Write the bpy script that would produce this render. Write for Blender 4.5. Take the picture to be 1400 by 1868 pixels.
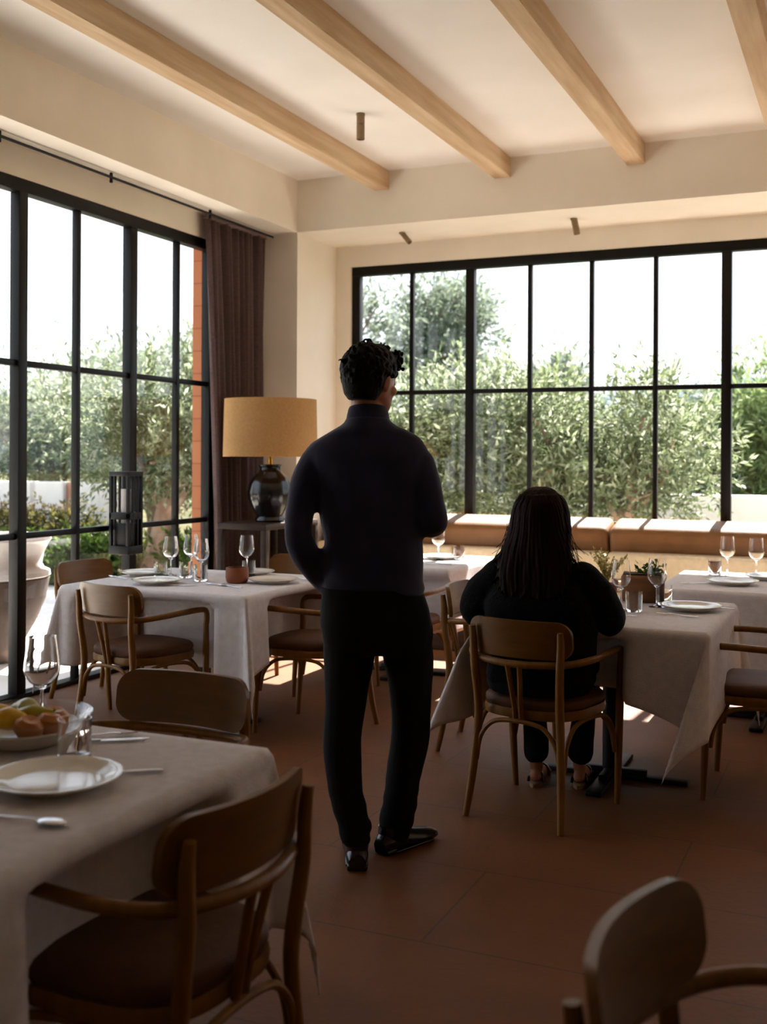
import bpy, bmesh, math, random
import numpy as np
from mathutils import Vector, Matrix
PI = math.pi
SC = bpy.context.scene
COL = SC.collection
for o in list(bpy.data.objects):
    bpy.data.objects.remove(o)
random.seed(7)

# ------------------------------------------------------------------ camera
EYE = 1.42
YAW = math.radians(23.86)
cam_d = bpy.data.cameras.new('camera')
cam = bpy.data.objects.new('camera', cam_d)
COL.objects.link(cam)
cam.location = (0, 0, EYE)
cam.rotation_euler = (Matrix.Rotation(YAW, 4, 'Z') @ Matrix.Rotation(PI / 2, 4, 'X') @ Matrix.Rotation(math.radians(0.3), 4, 'Z')).to_euler()
cam_d.sensor_fit = 'VERTICAL'
cam_d.sensor_height = 36.0
cam_d.lens = 2012 / 1868 * 36.0
cam_d.shift_y = -(934 - 833) / 1868
cam_d.clip_start = 0.05
cam_d.clip_end = 2000
cam_d.dof.use_dof = True
cam_d.dof.focus_distance = 4.3
cam_d.dof.aperture_fstop = 3.2
SC.camera = cam

# ------------------------------------------------------------------ sky, sun, exposure
SUN_DIR = Vector((0.07, 1.0, 1.18)).normalized()
w = bpy.data.worlds.new('sky')
SC.world = w
w.use_nodes = True
nt = w.node_tree
nt.nodes.clear()
wo = nt.nodes.new('ShaderNodeOutputWorld')
wb = nt.nodes.new('ShaderNodeBackground')
tc = nt.nodes.new('ShaderNodeTexCoord')
sp = nt.nodes.new('ShaderNodeSeparateXYZ')
cr = nt.nodes.new('ShaderNodeValToRGB')
nt.links.new(tc.outputs['Generated'], sp.inputs[0])
nt.links.new(sp.outputs['Z'], cr.inputs[0])
cr.color_ramp.elements[0].position = 0.0
cr.color_ramp.elements[0].color = (0.93, 0.97, 1.0, 1)
cr.color_ramp.elements[1].position = 0.75
cr.color_ramp.elements[1].color = (0.66, 0.80, 1.0, 1)
nt.links.new(cr.outputs[0], wb.inputs[0])
wb.inputs[1].default_value = 0.47
nt.links.new(wb.outputs[0], wo.inputs[0])
sun_d = bpy.data.lights.new('sun', 'SUN')
sun_d.energy = 6.5
sun_d.angle = math.radians(0.6)
sun_d.color = (1.0, 0.96, 0.90)
sun = bpy.data.objects.new('sun', sun_d)
COL.objects.link(sun)
sun.rotation_euler = (-SUN_DIR).to_track_quat('-Z', 'Y').to_euler()
sun.location = (0, 30, 30)
SC.view_settings.view_transform = 'Standard'
SC.view_settings.look = 'None'
SC.view_settings.gamma = 1.0
SC.view_settings.use_curve_mapping = False
SC.view_settings.exposure = 2.4
SC.cycles.max_bounces = 14
SC.cycles.diffuse_bounces = 7
SC.cycles.transparent_max_bounces = 24
SC.cycles.transmission_bounces = 12
SC.cycles.caustics_refractive = False
SC.cycles.caustics_reflective = False
SC.cycles.sample_clamp_indirect = 6.0


# ------------------------------------------------------------------ materials
def lin(c):
    return tuple(((v / 255) / 12.92 if v / 255 <= 0.04045 else ((v / 255 + 0.055) / 1.055) ** 2.4) for v in c) + (1.0,)


# reflectance of each finish relative to its swatch colour
TONE = {'oak_bentwood': .56, 'oak_veneer': .45, 'tan_leather': .45, 'caramel_leather': .6, 'linen_lampshade': .74, 'black_steel': .5, 'weathered_urn_clay': .4,
        'terracotta_clay': .5, 'olive_leaves': .82, 'pine_needles': .9, 'conifer_leaves': 1.25, 'garden_leaves': .55, 'hedge_leaves': .6, 'herb_leaves': .7,
        'black_cast_iron': .7, 'bronze_spotlight': .75, 'mauve_brown_linen': 1.15, 'black_trouser_wool': .8, 'black_knit': .8, 'olive_bark': .7, 'pine_bark': .7,
        'terracotta_floor': .78, 'terracotta_brick': .62, 'oak_planter': .6, 'dark_walnut': .5, 'dark_curly_hair': .35, 'auburn_hair': .55, 'rusty_post': .6,
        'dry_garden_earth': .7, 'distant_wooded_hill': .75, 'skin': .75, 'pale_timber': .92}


def toned(name, c):
    k = TONE.get(name, 1.0)
    v = lin(c)
    return (min(.95, v[0] * k), min(.95, v[1] * k), min(.95, v[2] * k), 1.0)


def newmat(name):
    m = bpy.data.materials.new(name)
    m.use_nodes = True
    return m, m.node_tree, m.node_tree.nodes['Principled BSDF']


def mat(name, c1, rough=0.6, c2=None, scale=6.0, stretch=(1, 1, 1), metallic=0.0, bump=0.0, bscale=60.0, spec=0.5,
        detail=4.0, sheen=0.0, trans=0.0, coat=0.0):
    m, t, b = newmat(name)
    b.inputs['Roughness'].default_value = rough
    b.inputs['Metallic'].default_value = metallic
    b.inputs['Specular IOR Level'].default_value = spec
    b.inputs['Sheen Weight'].default_value = sheen
    b.inputs['Coat Weight'].default_value = coat
    co = t.nodes.new('ShaderNodeTexCoord')
    mp = t.nodes.new('ShaderNodeMapping')
    mp.inputs['Scale'].default_value = stretch
    t.links.new(co.outputs['Object'], mp.inputs[0])
    n = t.nodes.new('ShaderNodeTexNoise')
    n.inputs['Scale'].default_value = scale
    n.inputs['Detail'].default_value = detail
    t.links.new(mp.outputs[0], n.inputs['Vector'])
    r = t.nodes.new('ShaderNodeValToRGB')
    r.color_ramp.elements[0].position = 0.35
    r.color_ramp.elements[1].position = 0.65
    r.color_ramp.elements[0].color = toned(name, c1)
    r.color_ramp.elements[1].color = toned(name, c2 or c1)
    t.links.new(n.outputs['Fac'], r.inputs[0])
    t.links.new(r.outputs[0], b.inputs['Base Color'])
    if bump:
        n2 = t.nodes.new('ShaderNodeTexNoise')
        n2.inputs['Scale'].default_value = bscale
        n2.inputs['Detail'].default_value = 3
        t.links.new(mp.outputs[0], n2.inputs['Vector'])
        bp = t.nodes.new('ShaderNodeBump')
        bp.inputs['Strength'].default_value = bump
        bp.inputs['Distance'].default_value = 0.01
        t.links.new(n2.outputs['Fac'], bp.inputs['Height'])
        t.links.new(bp.outputs[0], b.inputs['Normal'])
    if trans:
        tr = t.nodes.new('ShaderNodeBsdfTranslucent')
        t.links.new(r.outputs[0], tr.inputs[0])
        mx = t.nodes.new('ShaderNodeMixShader')
        mx.inputs[0].default_value = trans
        out = t.nodes['Material Output']
        t.links.new(b.outputs[0], mx.inputs[1])
        t.links.new(tr.outputs[0], mx.inputs[2])
        t.links.new(mx.outputs[0], out.inputs[0])
    return m


def pane_mat(name, tint=(1, 1, 1), spec=1.0, edge=0.0):
    """thin glass: see-through with fresnel reflection"""
    m, t, b = newmat(name)
    t.nodes.remove(b)
    out = t.nodes['Material Output']
    tr = t.nodes.new('ShaderNodeBsdfTransparent')
    tr.inputs[0].default_value = (*tint, 1)
    gl = t.nodes.new('ShaderNodeBsdfGlossy')
    gl.inputs['Roughness'].default_value = 0.02
    fr = t.nodes.new('ShaderNodeFresnel')
    geo = t.nodes.new('ShaderNodeNewGeometry')
    ma = t.nodes.new('ShaderNodeMath')      # same reflectance on both faces of the thin sheet
    ma.operation = 'MULTIPLY_ADD'
    ior = 1.45
    ma.inputs[1].default_value = 1 / ior - ior
    ma.inputs[2].default_value = ior
    t.links.new(geo.outputs['Backfacing'], ma.inputs[0])
    t.links.new(ma.outputs[0], fr.inputs[0])
    mx = t.nodes.new('ShaderNodeMixShader')
    t.links.new(fr.outputs[0], mx.inputs[0])
    t.links.new(tr.outputs[0], mx.inputs[1])
    t.links.new(gl.outputs[0], mx.inputs[2])
    t.links.new(mx.outputs[0], out.inputs[0])
    return m


def leaf_mat(name, ca, cb, cc):
    m, t, b = newmat(name)
    b.inputs['Roughness'].default_value = 0.55
    b.inputs['Specular IOR Level'].default_value = 0.3
    g = t.nodes.new('ShaderNodeNewGeometry')
    r = t.nodes.new('ShaderNodeValToRGB')
    r.color_ramp.elements[0].color = toned(name, ca)
    r.color_ramp.elements[1].color = toned(name, cc)
    e = r.color_ramp.elements.new(0.55)
    e.color = toned(name, cb)
    t.links.new(g.outputs['Random Per Island'], r.inputs[0])
    t.links.new(r.outputs[0], b.inputs['Base Color'])
    tr = t.nodes.new('ShaderNodeBsdfTranslucent')
    t.links.new(r.outputs[0], tr.inputs[0])
    mx = t.nodes.new('ShaderNodeMixShader')
    mx.inputs[0].default_value = 0.5
    t.links.new(b.outputs[0], mx.inputs[1])
    t.links.new(tr.outputs[0], mx.inputs[2])
    t.links.new(mx.outputs[0], t.nodes['Material Output'].inputs[0])
    return m


def floor_mat():
    m, t, b = newmat('terracotta_floor')
    co = t.nodes.new('ShaderNodeTexCoord')
    br = t.nodes.new('ShaderNodeTexBrick')
    br.inputs['Scale'].default_value = 1.0
    br.inputs['Brick Width'].default_value = 1.2
    br.inputs['Row Height'].default_value = 0.6
    br.inputs['Mortar Size'].default_value = 0.004
    br.inputs['Mortar Smooth'].default_value = 0.3
    br.inputs['Color1'].default_value = toned('terracotta_floor', (122, 74, 36))
    br.inputs['Color2'].default_value = toned('terracotta_floor', (126, 77, 39))
    br.inputs['Mortar'].default_value = toned('terracotta_floor', (94, 64, 43))
    t.links.new(co.outputs['Object'], br.inputs['Vector'])
    n = t.nodes.new('ShaderNodeTexNoise')
    n.inputs['Scale'].default_value = 3.0
    n.inputs['Detail'].default_value = 6.0
    t.links.new(co.outputs['Object'], n.inputs['Vector'])
    mr = t.nodes.new('ShaderNodeMapRange')
    mr.inputs['From Min'].default_value = 0.3
    mr.inputs['From Max'].default_value = 0.7
    mr.inputs['To Min'].default_value = 0.82
    mr.inputs['To Max'].default_value = 1.1
    t.links.new(n.outputs['Fac'], mr.inputs[0])
    mx = t.nodes.new('ShaderNodeVectorMath')
    mx.operation = 'SCALE'
    t.links.new(br.outputs['Color'], mx.inputs[0])
    t.links.new(mr.outputs[0], mx.inputs['Scale'])
    t.links.new(mx.outputs[0], b.inputs['Base Color'])
    b.inputs['Roughness'].default_value = 0.62
    b.inputs['Specular IOR Level'].default_value = 0.3
    n2 = t.nodes.new('ShaderNodeTexNoise')
    n2.inputs['Scale'].default_value = 40
    t.links.new(co.outputs['Object'], n2.inputs['Vector'])
    bp = t.nodes.new('ShaderNodeBump')
    bp.inputs['Strength'].default_value = 0.15
    bp.inputs['Distance'].default_value = 0.01
    t.links.new(n2.outputs['Fac'], bp.inputs['Height'])
    t.links.new(bp.outputs[0], b.inputs['Normal'])
    return m


def brick_mat():
    m, t, b = newmat('terracotta_brick')
    co = t.nodes.new('ShaderNodeTexCoord')
    sp = t.nodes.new('ShaderNodeSeparateXYZ')
    t.links.new(co.outputs['Object'], sp.inputs[0])
    cb = t.nodes.new('ShaderNodeCombineXYZ')
    ad = t.nodes.new('ShaderNodeMath')
    ad.operation = 'ADD'
    t.links.new(sp.outputs['X'], ad.inputs[0])
    t.links.new(sp.outputs['Y'], ad.inputs[1])
    t.links.new(ad.outputs[0], cb.inputs[0])
    t.links.new(sp.outputs['Z'], cb.inputs[1])
    br = t.nodes.new('ShaderNodeTexBrick')
    br.inputs['Scale'].default_value = 1.0
    br.inputs['Brick Width'].default_value = 0.5
    br.inputs['Row Height'].default_value = 0.17
    br.inputs['Mortar Size'].default_value = 0.006
    br.inputs['Color1'].default_value = toned('terracotta_brick', (208, 134, 88))
    br.inputs['Color2'].default_value = toned('terracotta_brick', (198, 122, 80))
    br.inputs['Mortar'].default_value = toned('terracotta_brick', (172, 104, 68))
    t.links.new(cb.outputs[0], br.inputs['Vector'])
    t.links.new(br.outputs['Color'], b.inputs['Base Color'])
    b.inputs['Roughness'].default_value = 0.9
    return m


M = {}
M['floor'] = floor_mat()
M['brick'] = brick_mat()
M['plaster'] = mat('cream_plaster', (235, 228, 213), 0.9, (241, 234, 220), 2.5, bump=0.12, bscale=25, spec=0.2)
M['ceiling'] = mat('ceiling_plaster', (240, 238, 232), 0.9, (245, 243, 238), 2.0, bump=0.1, bscale=20, spec=0.2)
M['beam'] = mat('pale_timber', (204, 172, 132), 0.65, (226, 200, 164), 3.0, (6, 0.5, 6), bump=0.25, bscale=12)
M['steel'] = mat('black_steel', (13, 11, 10), 0.45, (18, 15, 14), 20, metallic=0.0, spec=0.22)
M['pane'] = pane_mat('window_glass')
M['wood'] = mat('oak_bentwood', (144, 92, 16), 0.42, (164, 108, 24), 5.0, (9, 9, 1.2), bump=0.06, bscale=30, spec=0.35)
M['ply'] = mat('oak_veneer', (138, 88, 16), 0.38, (156, 102, 24), 4.0, (1.5, 9, 9), bump=0.05, bscale=30, spec=0.35)
M['seat'] = mat('tan_leather', (116, 70, 32), 0.65, (130, 80, 40), 14, bump=0.15, bscale=80, spec=.3)
M['cloth'] = mat('white_linen', (222, 216, 216), 0.9, (232, 227, 228), 30, bump=0.35, bscale=260, spec=0.15, trans=0.12)
M['glass'] = pane_mat('thin_glassware', (0.97, 0.98, 1.0), edge=0.22)
M['china'] = mat('glazed_white_china', (226, 220, 208), 0.12, (232, 227, 216), 12, spec=0.6)
M['silver'] = mat('brushed_cutlery_steel', (200, 200, 205), 0.22, (215, 215, 220), 30, metallic=1.0)
M['terracotta'] = mat('terracotta_clay', (176, 92, 44), 0.6, (190, 104, 54), 12, bump=0.1, bscale=60)
M['boxwood'] = mat('oak_planter', (150, 96, 52), 0.6, (172, 116, 68), 5, (1, 1, 6), bump=0.1)
M['soil'] = mat('potting_soil', (50, 36, 26), 0.95, (70, 52, 38), 60, bump=0.6, bscale=90)
M['curtain'] = mat('mauve_brown_linen', (118, 99, 97), 0.9, (130, 110, 107), 30, (1, 1, 4), bump=0.2, bscale=200, spec=0.1, trans=0.1)
M['banquette'] = mat('caramel_leather', (146, 96, 42), 0.55, (158, 106, 50), 10, bump=0.15, bscale=120)
M['cushion'] = mat('cream_upholstery', (214, 196, 164), 0.85, (224, 207, 177), 30, bump=0.2, bscale=200)
M['shade'] = mat('linen_lampshade', (230, 184, 118), 0.85, (238, 194, 130), 60, (1, 1, 1), bump=0.3, bscale=240, trans=0.45)
M['brass'] = mat('aged_brass', (190, 140, 60), 0.3, (200, 150, 70), 20, metallic=1.0)
M['darkglaze'] = mat('dark_glazed_ceramic', (10, 8, 8), 0.2, (18, 15, 14), 10, spec=0.5)
M['darkwood'] = mat('dark_walnut', (64, 44, 32), 0.45, (78, 56, 42), 4, (1, 1, 8), spec=.25)
M['iron'] = mat('black_cast_iron', (10, 10, 11), 0.5, (15, 15, 16), 20, spec=0.3)
M['spot'] = mat('bronze_spotlight', (150, 122, 88), 0.45, (158, 130, 96), 20)
M['lens'] = mat('spotlight_lens', (60, 56, 50), 0.2)
M['skin'] = mat('skin', (196, 132, 100), 0.5, (204, 142, 110), 20, bump=0.05, bscale=120)
M['manhair'] = mat('dark_curly_hair', (20, 14, 10), 0.55, (34, 24, 16), 60, bump=0.4, bscale=120, spec=0.08)
M['redhair'] = mat('auburn_hair', (28, 13, 8), 0.6, (50, 22, 12), 30, (60, 60, 1), bump=0.2, bscale=8, spec=0.08, trans=.15)
M['navy'] = mat('navy_cotton_shirt', (34, 34, 58), 0.85, (42, 42, 68), 8, bump=0.3, bscale=14, spec=0.2, sheen=0.15)
M['black'] = mat('black_trouser_wool', (15, 15, 16), 0.9, (19, 19, 20), 8, bump=0.3, bscale=16, spec=0.15)
M['sweater'] = mat('black_knit', (14, 14, 16), 0.95, (19, 19, 21), 90, bump=0.5, bscale=140, spec=0.1)
M['shoe'] = mat('polished_black_leather', (12, 12, 14), 0.22, (18, 18, 20), 10, spec=0.6)
M['sole'] = mat('tan_sole', (150, 120, 90), 0.7)
M['eye'] = mat('eye_white', (220, 215, 205), 0.2)
M['lip'] = mat('lip', (150, 80, 70), 0.5)
M['patio'] = mat('pale_stone_paving', (226, 217, 206), 0.9, (233, 225, 215), 5, bump=0.15, bscale=60, spec=0.1)
M['earth'] = mat('dry_garden_earth', (84, 84, 56), 0.95, (110, 106, 76), 0.7, spec=0.05)
M['gwall'] = mat('rendered_garden_wall', (206, 200, 192), 0.9, (216, 211, 204), 3, bump=0.1)
M['orangewood'] = mat('rusty_post', (170, 100, 60), 0.8)
M['hill'] = mat('distant_wooded_hill', (104, 116, 124), 1.0, (114, 126, 134), 0.02, spec=0.0)  # blue-grey base colour stands in for distance haze
M['bark'] = mat('olive_bark', (142, 112, 92), 0.95, (176, 148, 126), 9, (1, 1, 0.4), bump=0.8, bscale=20)
M['pinebark'] = mat('pine_bark', (110, 88, 76), 0.95, (140, 116, 100), 9, (1, 1, 0.4), bump=0.8, bscale=20)
M['olive'] = leaf_mat('olive_leaves', (82, 94, 62), (118, 130, 92), (186, 192, 164))
M['pine'] = leaf_mat('pine_needles', (78, 92, 74), (104, 118, 98), (146, 154, 134))  # needle colours lightened to carry the haze of distance
M['bush'] = leaf_mat('garden_leaves', (66, 92, 34), (92, 122, 48), (136, 160, 76))
M['conifer'] = leaf_mat('conifer_leaves', (76, 90, 54), (104, 120, 74), (142, 154, 104))
M['hedge'] = leaf_mat('hedge_leaves', (66, 64, 32), (92, 92, 44), (138, 134, 76))
M['herb'] = leaf_mat('herb_leaves', (44, 78, 26), (70, 108, 36), (110, 146, 60))
M['wisp'] = leaf_mat('pale_sprigs', (150, 140, 80), (180, 168, 100), (200, 190, 130))
M['urn'] = mat('weathered_urn_clay', (84, 66, 58), 0.8, (100, 80, 70), 6, bump=0.2)
M['urnwhite'] = mat('whitewashed_urn_rim', (214, 208, 204), 0.8, (226, 221, 216), 8, bump=0.2)
M['lemon'] = mat('lemon_peel', (214, 168, 30), 0.4, (224, 184, 44), 20, bump=0.2, bscale=90)
M['greenfood'] = mat('green_pepper_skin', (150, 142, 22), 0.3, (184, 168, 34), 12)
M['redfood'] = mat('roasted_orange_skin', (176, 104, 34), 0.35, (192, 124, 46), 12)
M['paleglaze'] = mat('cream_stoneware', (206, 196, 178), 0.25, (214, 205, 188), 12)


# ------------------------------------------------------------------ object helpers
def link(name, me, m, parent=None):
    if m is not None:
        me.materials.clear()
        me.materials.append(m)
    o = bpy.data.objects.new(name, me)
    COL.objects.link(o)
    if parent is not None:
        o.parent = parent
    return o


def obj(name, bm, m, parent=None, smooth=True, loc=None):
    me = bpy.data.meshes.new(name)
    bmesh.ops.recalc_face_normals(bm, faces=bm.faces)
    bm.to_mesh(me)
    bm.free()
    for p in me.polygons:
        p.use_smooth = smooth
    o = link(name, me, m, parent)
    if loc:
        o.location = loc
    if smooth:
        md = None
        me.set_sharp_from_angle(angle=math.radians(42))
    return o


def tag(o, label, cat, group=None, kind=None):
    o['label'] = label
    o['category'] = cat
    if group:
        o['group'] = group
    if kind:
        o['kind'] = kind
    return o


def thing(name, label, cat, loc=(0, 0, 0), rot=0.0, group=None):
    o = bpy.data.objects.new(name, None)
    COL.objects.link(o)
    o.empty_display_size = 0.1
    o.location = loc
    o.rotation_euler = (0, 0, rot)
    return tag(o, label, cat, group)


def struct(o):
    o['kind'] = 'structure'
    return o


def dup(root, loc=None, rot=None, label=None, group=None):
    def cp(o, par):
        c = o.copy()
        COL.objects.link(c)
        c.parent = par
        for ch in [x for x in KIDS.get(o, [])]:
            cp(ch, c)
        return c
    KIDS = {}
    for x in bpy.data.objects:
        if x.parent is not None:
            KIDS.setdefault(x.parent, []).append(x)
    r = cp(root, None)
    if loc is not None:
        r.location = loc
    if rot is not None:
        r.rotation_euler = (0, 0, rot)
    if label:
        r['label'] = label
    if group:
        r['group'] = group
    return r


def box(bm, a, b, bevel=0.0, seg=2, mtx=None):
    c = [(a[i] + b[i]) / 2 for i in range(3)]
    s = [abs(b[i] - a[i]) for i in range(3)]
    r = bmesh.ops.create_cube(bm, size=1.0)
    vs = r['verts']
    for v in vs:
        v.co = Vector((v.co.x * s[0] + c[0], v.co.y * s[1] + c[1], v.co.z * s[2] + c[2]))
    if bevel:
        es = list({e for v in vs for e in v.link_edges})
        rr = bmesh.ops.bevel(bm, geom=es, offset=bevel, segments=seg, affect='EDGES', profile=0.5)
        vs = list({v for f in rr['faces'] for v in f.verts} | {v for v in vs if v.is_valid})
    if mtx is not None:
        for v in vs:
            v.co = mtx @ v.co
    return vs


def mkbox(name, a, b, m, parent=None, bevel=0.0):
    bm = bmesh.new()
    box(bm, a, b, bevel)
    return obj(name, bm, m, parent, smooth=bool(bevel))


def spline(pts, n=8, closed=False):
    P = [Vector(p) for p in pts]
    out = []
    N = len(P)
    segs = N if closed else N - 1
    for i in range(segs):
        p0 = P[(i - 1) % N] if (closed or i > 0) else P[0] * 2 - P[1]
        p1 = P[i]
        p2 = P[(i + 1) % N]
        p3 = P[(i + 2) % N] if (closed or i + 2 < N) else P[-1] * 2 - P[-2]
        for k in range(n):
            t = k / n
            out.append(0.5 * ((2 * p1) + (p2 - p0) * t + (2 * p0 - 5 * p1 + 4 * p2 - p3) * t * t + (3 * p1 - p0 - 3 * p2 + p3) * t ** 3))
    if not closed:
        out.append(P[-1].copy())
    return out


def interp(vals, n):
    """linear resample of per-point values to match spline(pts, n)"""
    out = []
    for i in range(len(vals) - 1):
        for k in range(n):
            out.append(vals[i] + (vals[i + 1] - vals[i]) * k / n)
    out.append(vals[-1])
    return out


def tube(bm, pts, rad, n=10, closed=False, flat=1.0, up=None, cap=True, round_cap=False):
    P = [Vector(p) for p in pts]
    N = len(P)
    R = rad if isinstance(rad, (list, tuple)) else [rad] * N
    if round_cap and not closed:
        d0 = (P[0] - P[1]).normalized()
        d1 = (P[-1] - P[-2]).normalized()
        A = [P[0] + d0 * R[0] * math.sin(a) for a in (1.35, 0.9, 0.45)]
        RA = [R[0] * math.cos(a) for a in (1.35, 0.9, 0.45)]
        B = [P[-1] + d1 * R[-1] * math.sin(a) for a in (0.45, 0.9, 1.35)]
        RB = [R[-1] * math.cos(a) for a in (0.45, 0.9, 1.35)]
        P = A + P + B
        R = RA + list(R) + RB
        N = len(P)
    T = []
    for i in range(N):
        if closed:
            t = P[(i + 1) % N] - P[i - 1]
        else:
            t = P[min(i + 1, N - 1)] - P[max(i - 1, 0)]
        T.append(t.normalized() if t.length > 1e-9 else Vector((0, 0, 1)))
    u = Vector(up) if up else (Vector((0, 0, 1)) if abs(T[0].z) < 0.9 else Vector((1, 0, 0)))
    u = (u - T[0] * u.dot(T[0])).normalized()
    rings = []
    for i in range(N):
        u = (u - T[i] * u.dot(T[i]))
        u = u.normalized() if u.length > 1e-6 else Vector((1, 0, 0))
        v = T[i].cross(u)
        ring = []
        for k in range(n):
            a = 2 * PI * k / n
            ring.append(bm.verts.new(P[i] + (u * math.cos(a) * flat + v * math.sin(a)) * R[i]))
        rings.append(ring)
    for i in range(N if closed else N - 1):
        a, b = rings[i], rings[(i + 1) % N]
        for k in range(n):
            bm.faces.new((a[k], a[(k + 1) % n], b[(k + 1) % n], b[k]))
    if cap and not closed:
        bm.faces.new(rings[0][::-1])
        bm.faces.new(rings[-1])
    return rings


def lathe(bm, prof, n=32, c=(0, 0, 0), sx=1.0, sy=1.0):
    rings = []
    for r, z in prof:
        if r < 1e-6:
            rings.append([bm.verts.new((c[0], c[1], c[2] + z))])
        else:
            rings.append([bm.verts.new((c[0] + r * sx * math.cos(2 * PI * k / n), c[1] + r * sy * math.sin(2 * PI * k / n), c[2] + z)) for k in range(n)])
    for a, b in zip(rings, rings[1:]):
        if len(a) == 1 and len(b) == 1:
            continue
        for k in range(n):
            k2 = (k + 1) % n
            if len(a) == 1:
                bm.faces.new((a[0], b[k2], b[k]))
            elif len(b) == 1:
                bm.faces.new((a[k], a[k2], b[0]))
            else:
                bm.faces.new((a[k], a[k2], b[k2], b[k]))
    return rings


def loft(bm, rings, n=28, p=2.0):
    """rings: (cx, cy, z, rx, ry) superellipse cross sections"""
    L = []
    for (cx, cy, z, rx, ry) in rings:
        R = []
        for k in range(n):
            a = 2 * PI * k / n
            ca, sa = math.cos(a), math.sin(a)
            R.append(bm.verts.new((cx + rx * math.copysign(abs(ca) ** (2 / p), ca), cy + ry * math.copysign(abs(sa) ** (2 / p), sa), z)))
        L.append(R)
    for a, b in zip(L, L[1:]):
        for k in range(n):
            bm.faces.new((a[k], a[(k + 1) % n], b[(k + 1) % n], b[k]))
    bm.faces.new(L[0][::-1])
    bm.faces.new(L[-1])


def ball(bm, c, r, s=(1, 1, 1), rot=None, seg=12):
    mt = Matrix.Translation(Vector(c)) @ (rot.to_4x4() if rot is not None else Matrix()) @ Matrix.Diagonal((r * s[0], r * s[1], r * s[2], 1))
    bmesh.ops.create_uvsphere(bm, u_segments=seg, v_segments=max(6, seg * 2 // 3), radius=1.0, matrix=mt)


def fuse(name, bm, voxel, m, parent=None, smooth=2, disp=None):
    """one continuous skin over overlapping closed shapes"""
    me = bpy.data.meshes.new(name + '_raw')
    bmesh.ops.recalc_face_normals(bm, faces=bm.faces)
    bm.to_mesh(me)
    bm.free()
    t = bpy.data.objects.new(name + '_raw', me)
    COL.objects.link(t)
    r = t.modifiers.new('r', 'REMESH')
    r.mode = 'VOXEL'
    r.voxel_size = voxel
    if smooth:
        s = t.modifiers.new('s', 'SMOOTH')
        s.factor = 0.5
        s.iterations = smooth
    dg = bpy.context.evaluated_depsgraph_get()
    dg.update()
    me2 = bpy.data.meshes.new_from_object(t.evaluated_get(dg))
    bpy.data.objects.remove(t)
    bpy.data.meshes.remove(me)
    me2.name = name
    if disp:
        for v in me2.vertices:
            v.co = v.co + disp(v.co, v.normal)
    me2.shade_smooth()
    return link(name, me2, m, parent)


from mathutils import noise as NZ


def wob(scale, amp):
    return lambda co, n: n * (NZ.noise(co * scale) * amp)


# ================================================================== THE ROOM
XW = -4.545      # glazing plane of the left window wall
YB = 8.47        # glazing plane of the back window wall
XC, YS = -4.16, 7.70   # inner faces of the ceiling drops
ZC, ZS = 3.60, 3.19    # ceiling, underside of the drops
ZH = 3.02        # window heads
X1, Y0 = 4.2, -3.6     # unseen side and rear walls

o = struct(mkbox('floor', (-4.62, Y0 - .1, -0.12), (X1 + .1, 8.56, 0.0), M['floor']))
o = struct(mkbox('ceiling', (-4.62, Y0 - .1, ZC), (X1 + .1, 8.56, ZC + 0.25), M['ceiling']))
# ceiling drops: left, over the glazed doors; back, over the window niche
struct(mkbox('wall_soffit_left', (-4.50, Y0, ZS), (XC, YS, ZC), M['plaster']))
struct(mkbox('wall_soffit_back', (-4.50, YS, ZS), (X1, 8.40, ZC), M['plaster']))
struct(mkbox('wall_column', (-4.50, YS, 0), (XC, 8.40, ZS), M['plaster']))
# left wall with its opening
GY0, GY1 = 2.36, 7.06
bm = bmesh.new()
box(bm, (-4.62, Y0, 0), (-4.50, GY0, ZC))
box(bm, (-4.62, GY0, ZH), (-4.50, GY1, ZC))
box(bm, (-4.62, GY1, 0), (-4.50, 8.56, ZC))
struct(obj('wall_left', bm, M['plaster'], smooth=False))
# back wall
BX0, BX1, SILL = -4.03, 3.05, 0.90
bm = bmesh.new()
box(bm, (-4.50, 8.40, 0), (BX0, 8.56, ZC))
box(bm, (BX0, 8.40, 0), (BX1, 8.56, SILL))
box(bm, (BX0, 8.40, ZH), (BX1, 8.56, ZC))
box(bm, (BX1, 8.40, 0), (X1, 8.56, ZC))
struct(obj('wall_back', bm, M['plaster'], smooth=False))
struct(mkbox('wall_right', (X1, Y0, 0), (X1 + .12, 8.56, ZC), M['plaster']))
struct(mkbox('wall_rear', (-4.62, Y0 - .12, 0), (X1 + .12, Y0, ZC), M['plaster']))
# terracotta outer skin of the left wall, seen as the reveal beyond the last pane
bm = bmesh.new()
box(bm, (-4.70, GY1 - .015, -0.1), (-4.622, 8.62, ZC + .2))
box(bm, (-4.70, GY0 - 3, ZH + .0), (-4.622, GY1 - .015, ZC + .2))
struct(obj('wall_outer_cladding', bm, M['brick'], smooth=False))

struct(mkbox('trim_shading_eave', (-5.10, Y0, 3.86), (-4.62, 8.9, 4.0), M['plaster']))  # unseen eave, added for the shadow strip it casts along the patio

# timber ceiling beams
for i in range(6):
    xr = -3.37 + 0.965 * i
    bm = bmesh.new()
    vs = box(bm, (xr - 0.125, Y0, ZC - 0.145), (xr, YS + 0.0, ZC), 0.004, 1)
    struct(obj('trim_%d' % (i + 1), bm, M['beam'], smooth=False))


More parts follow.
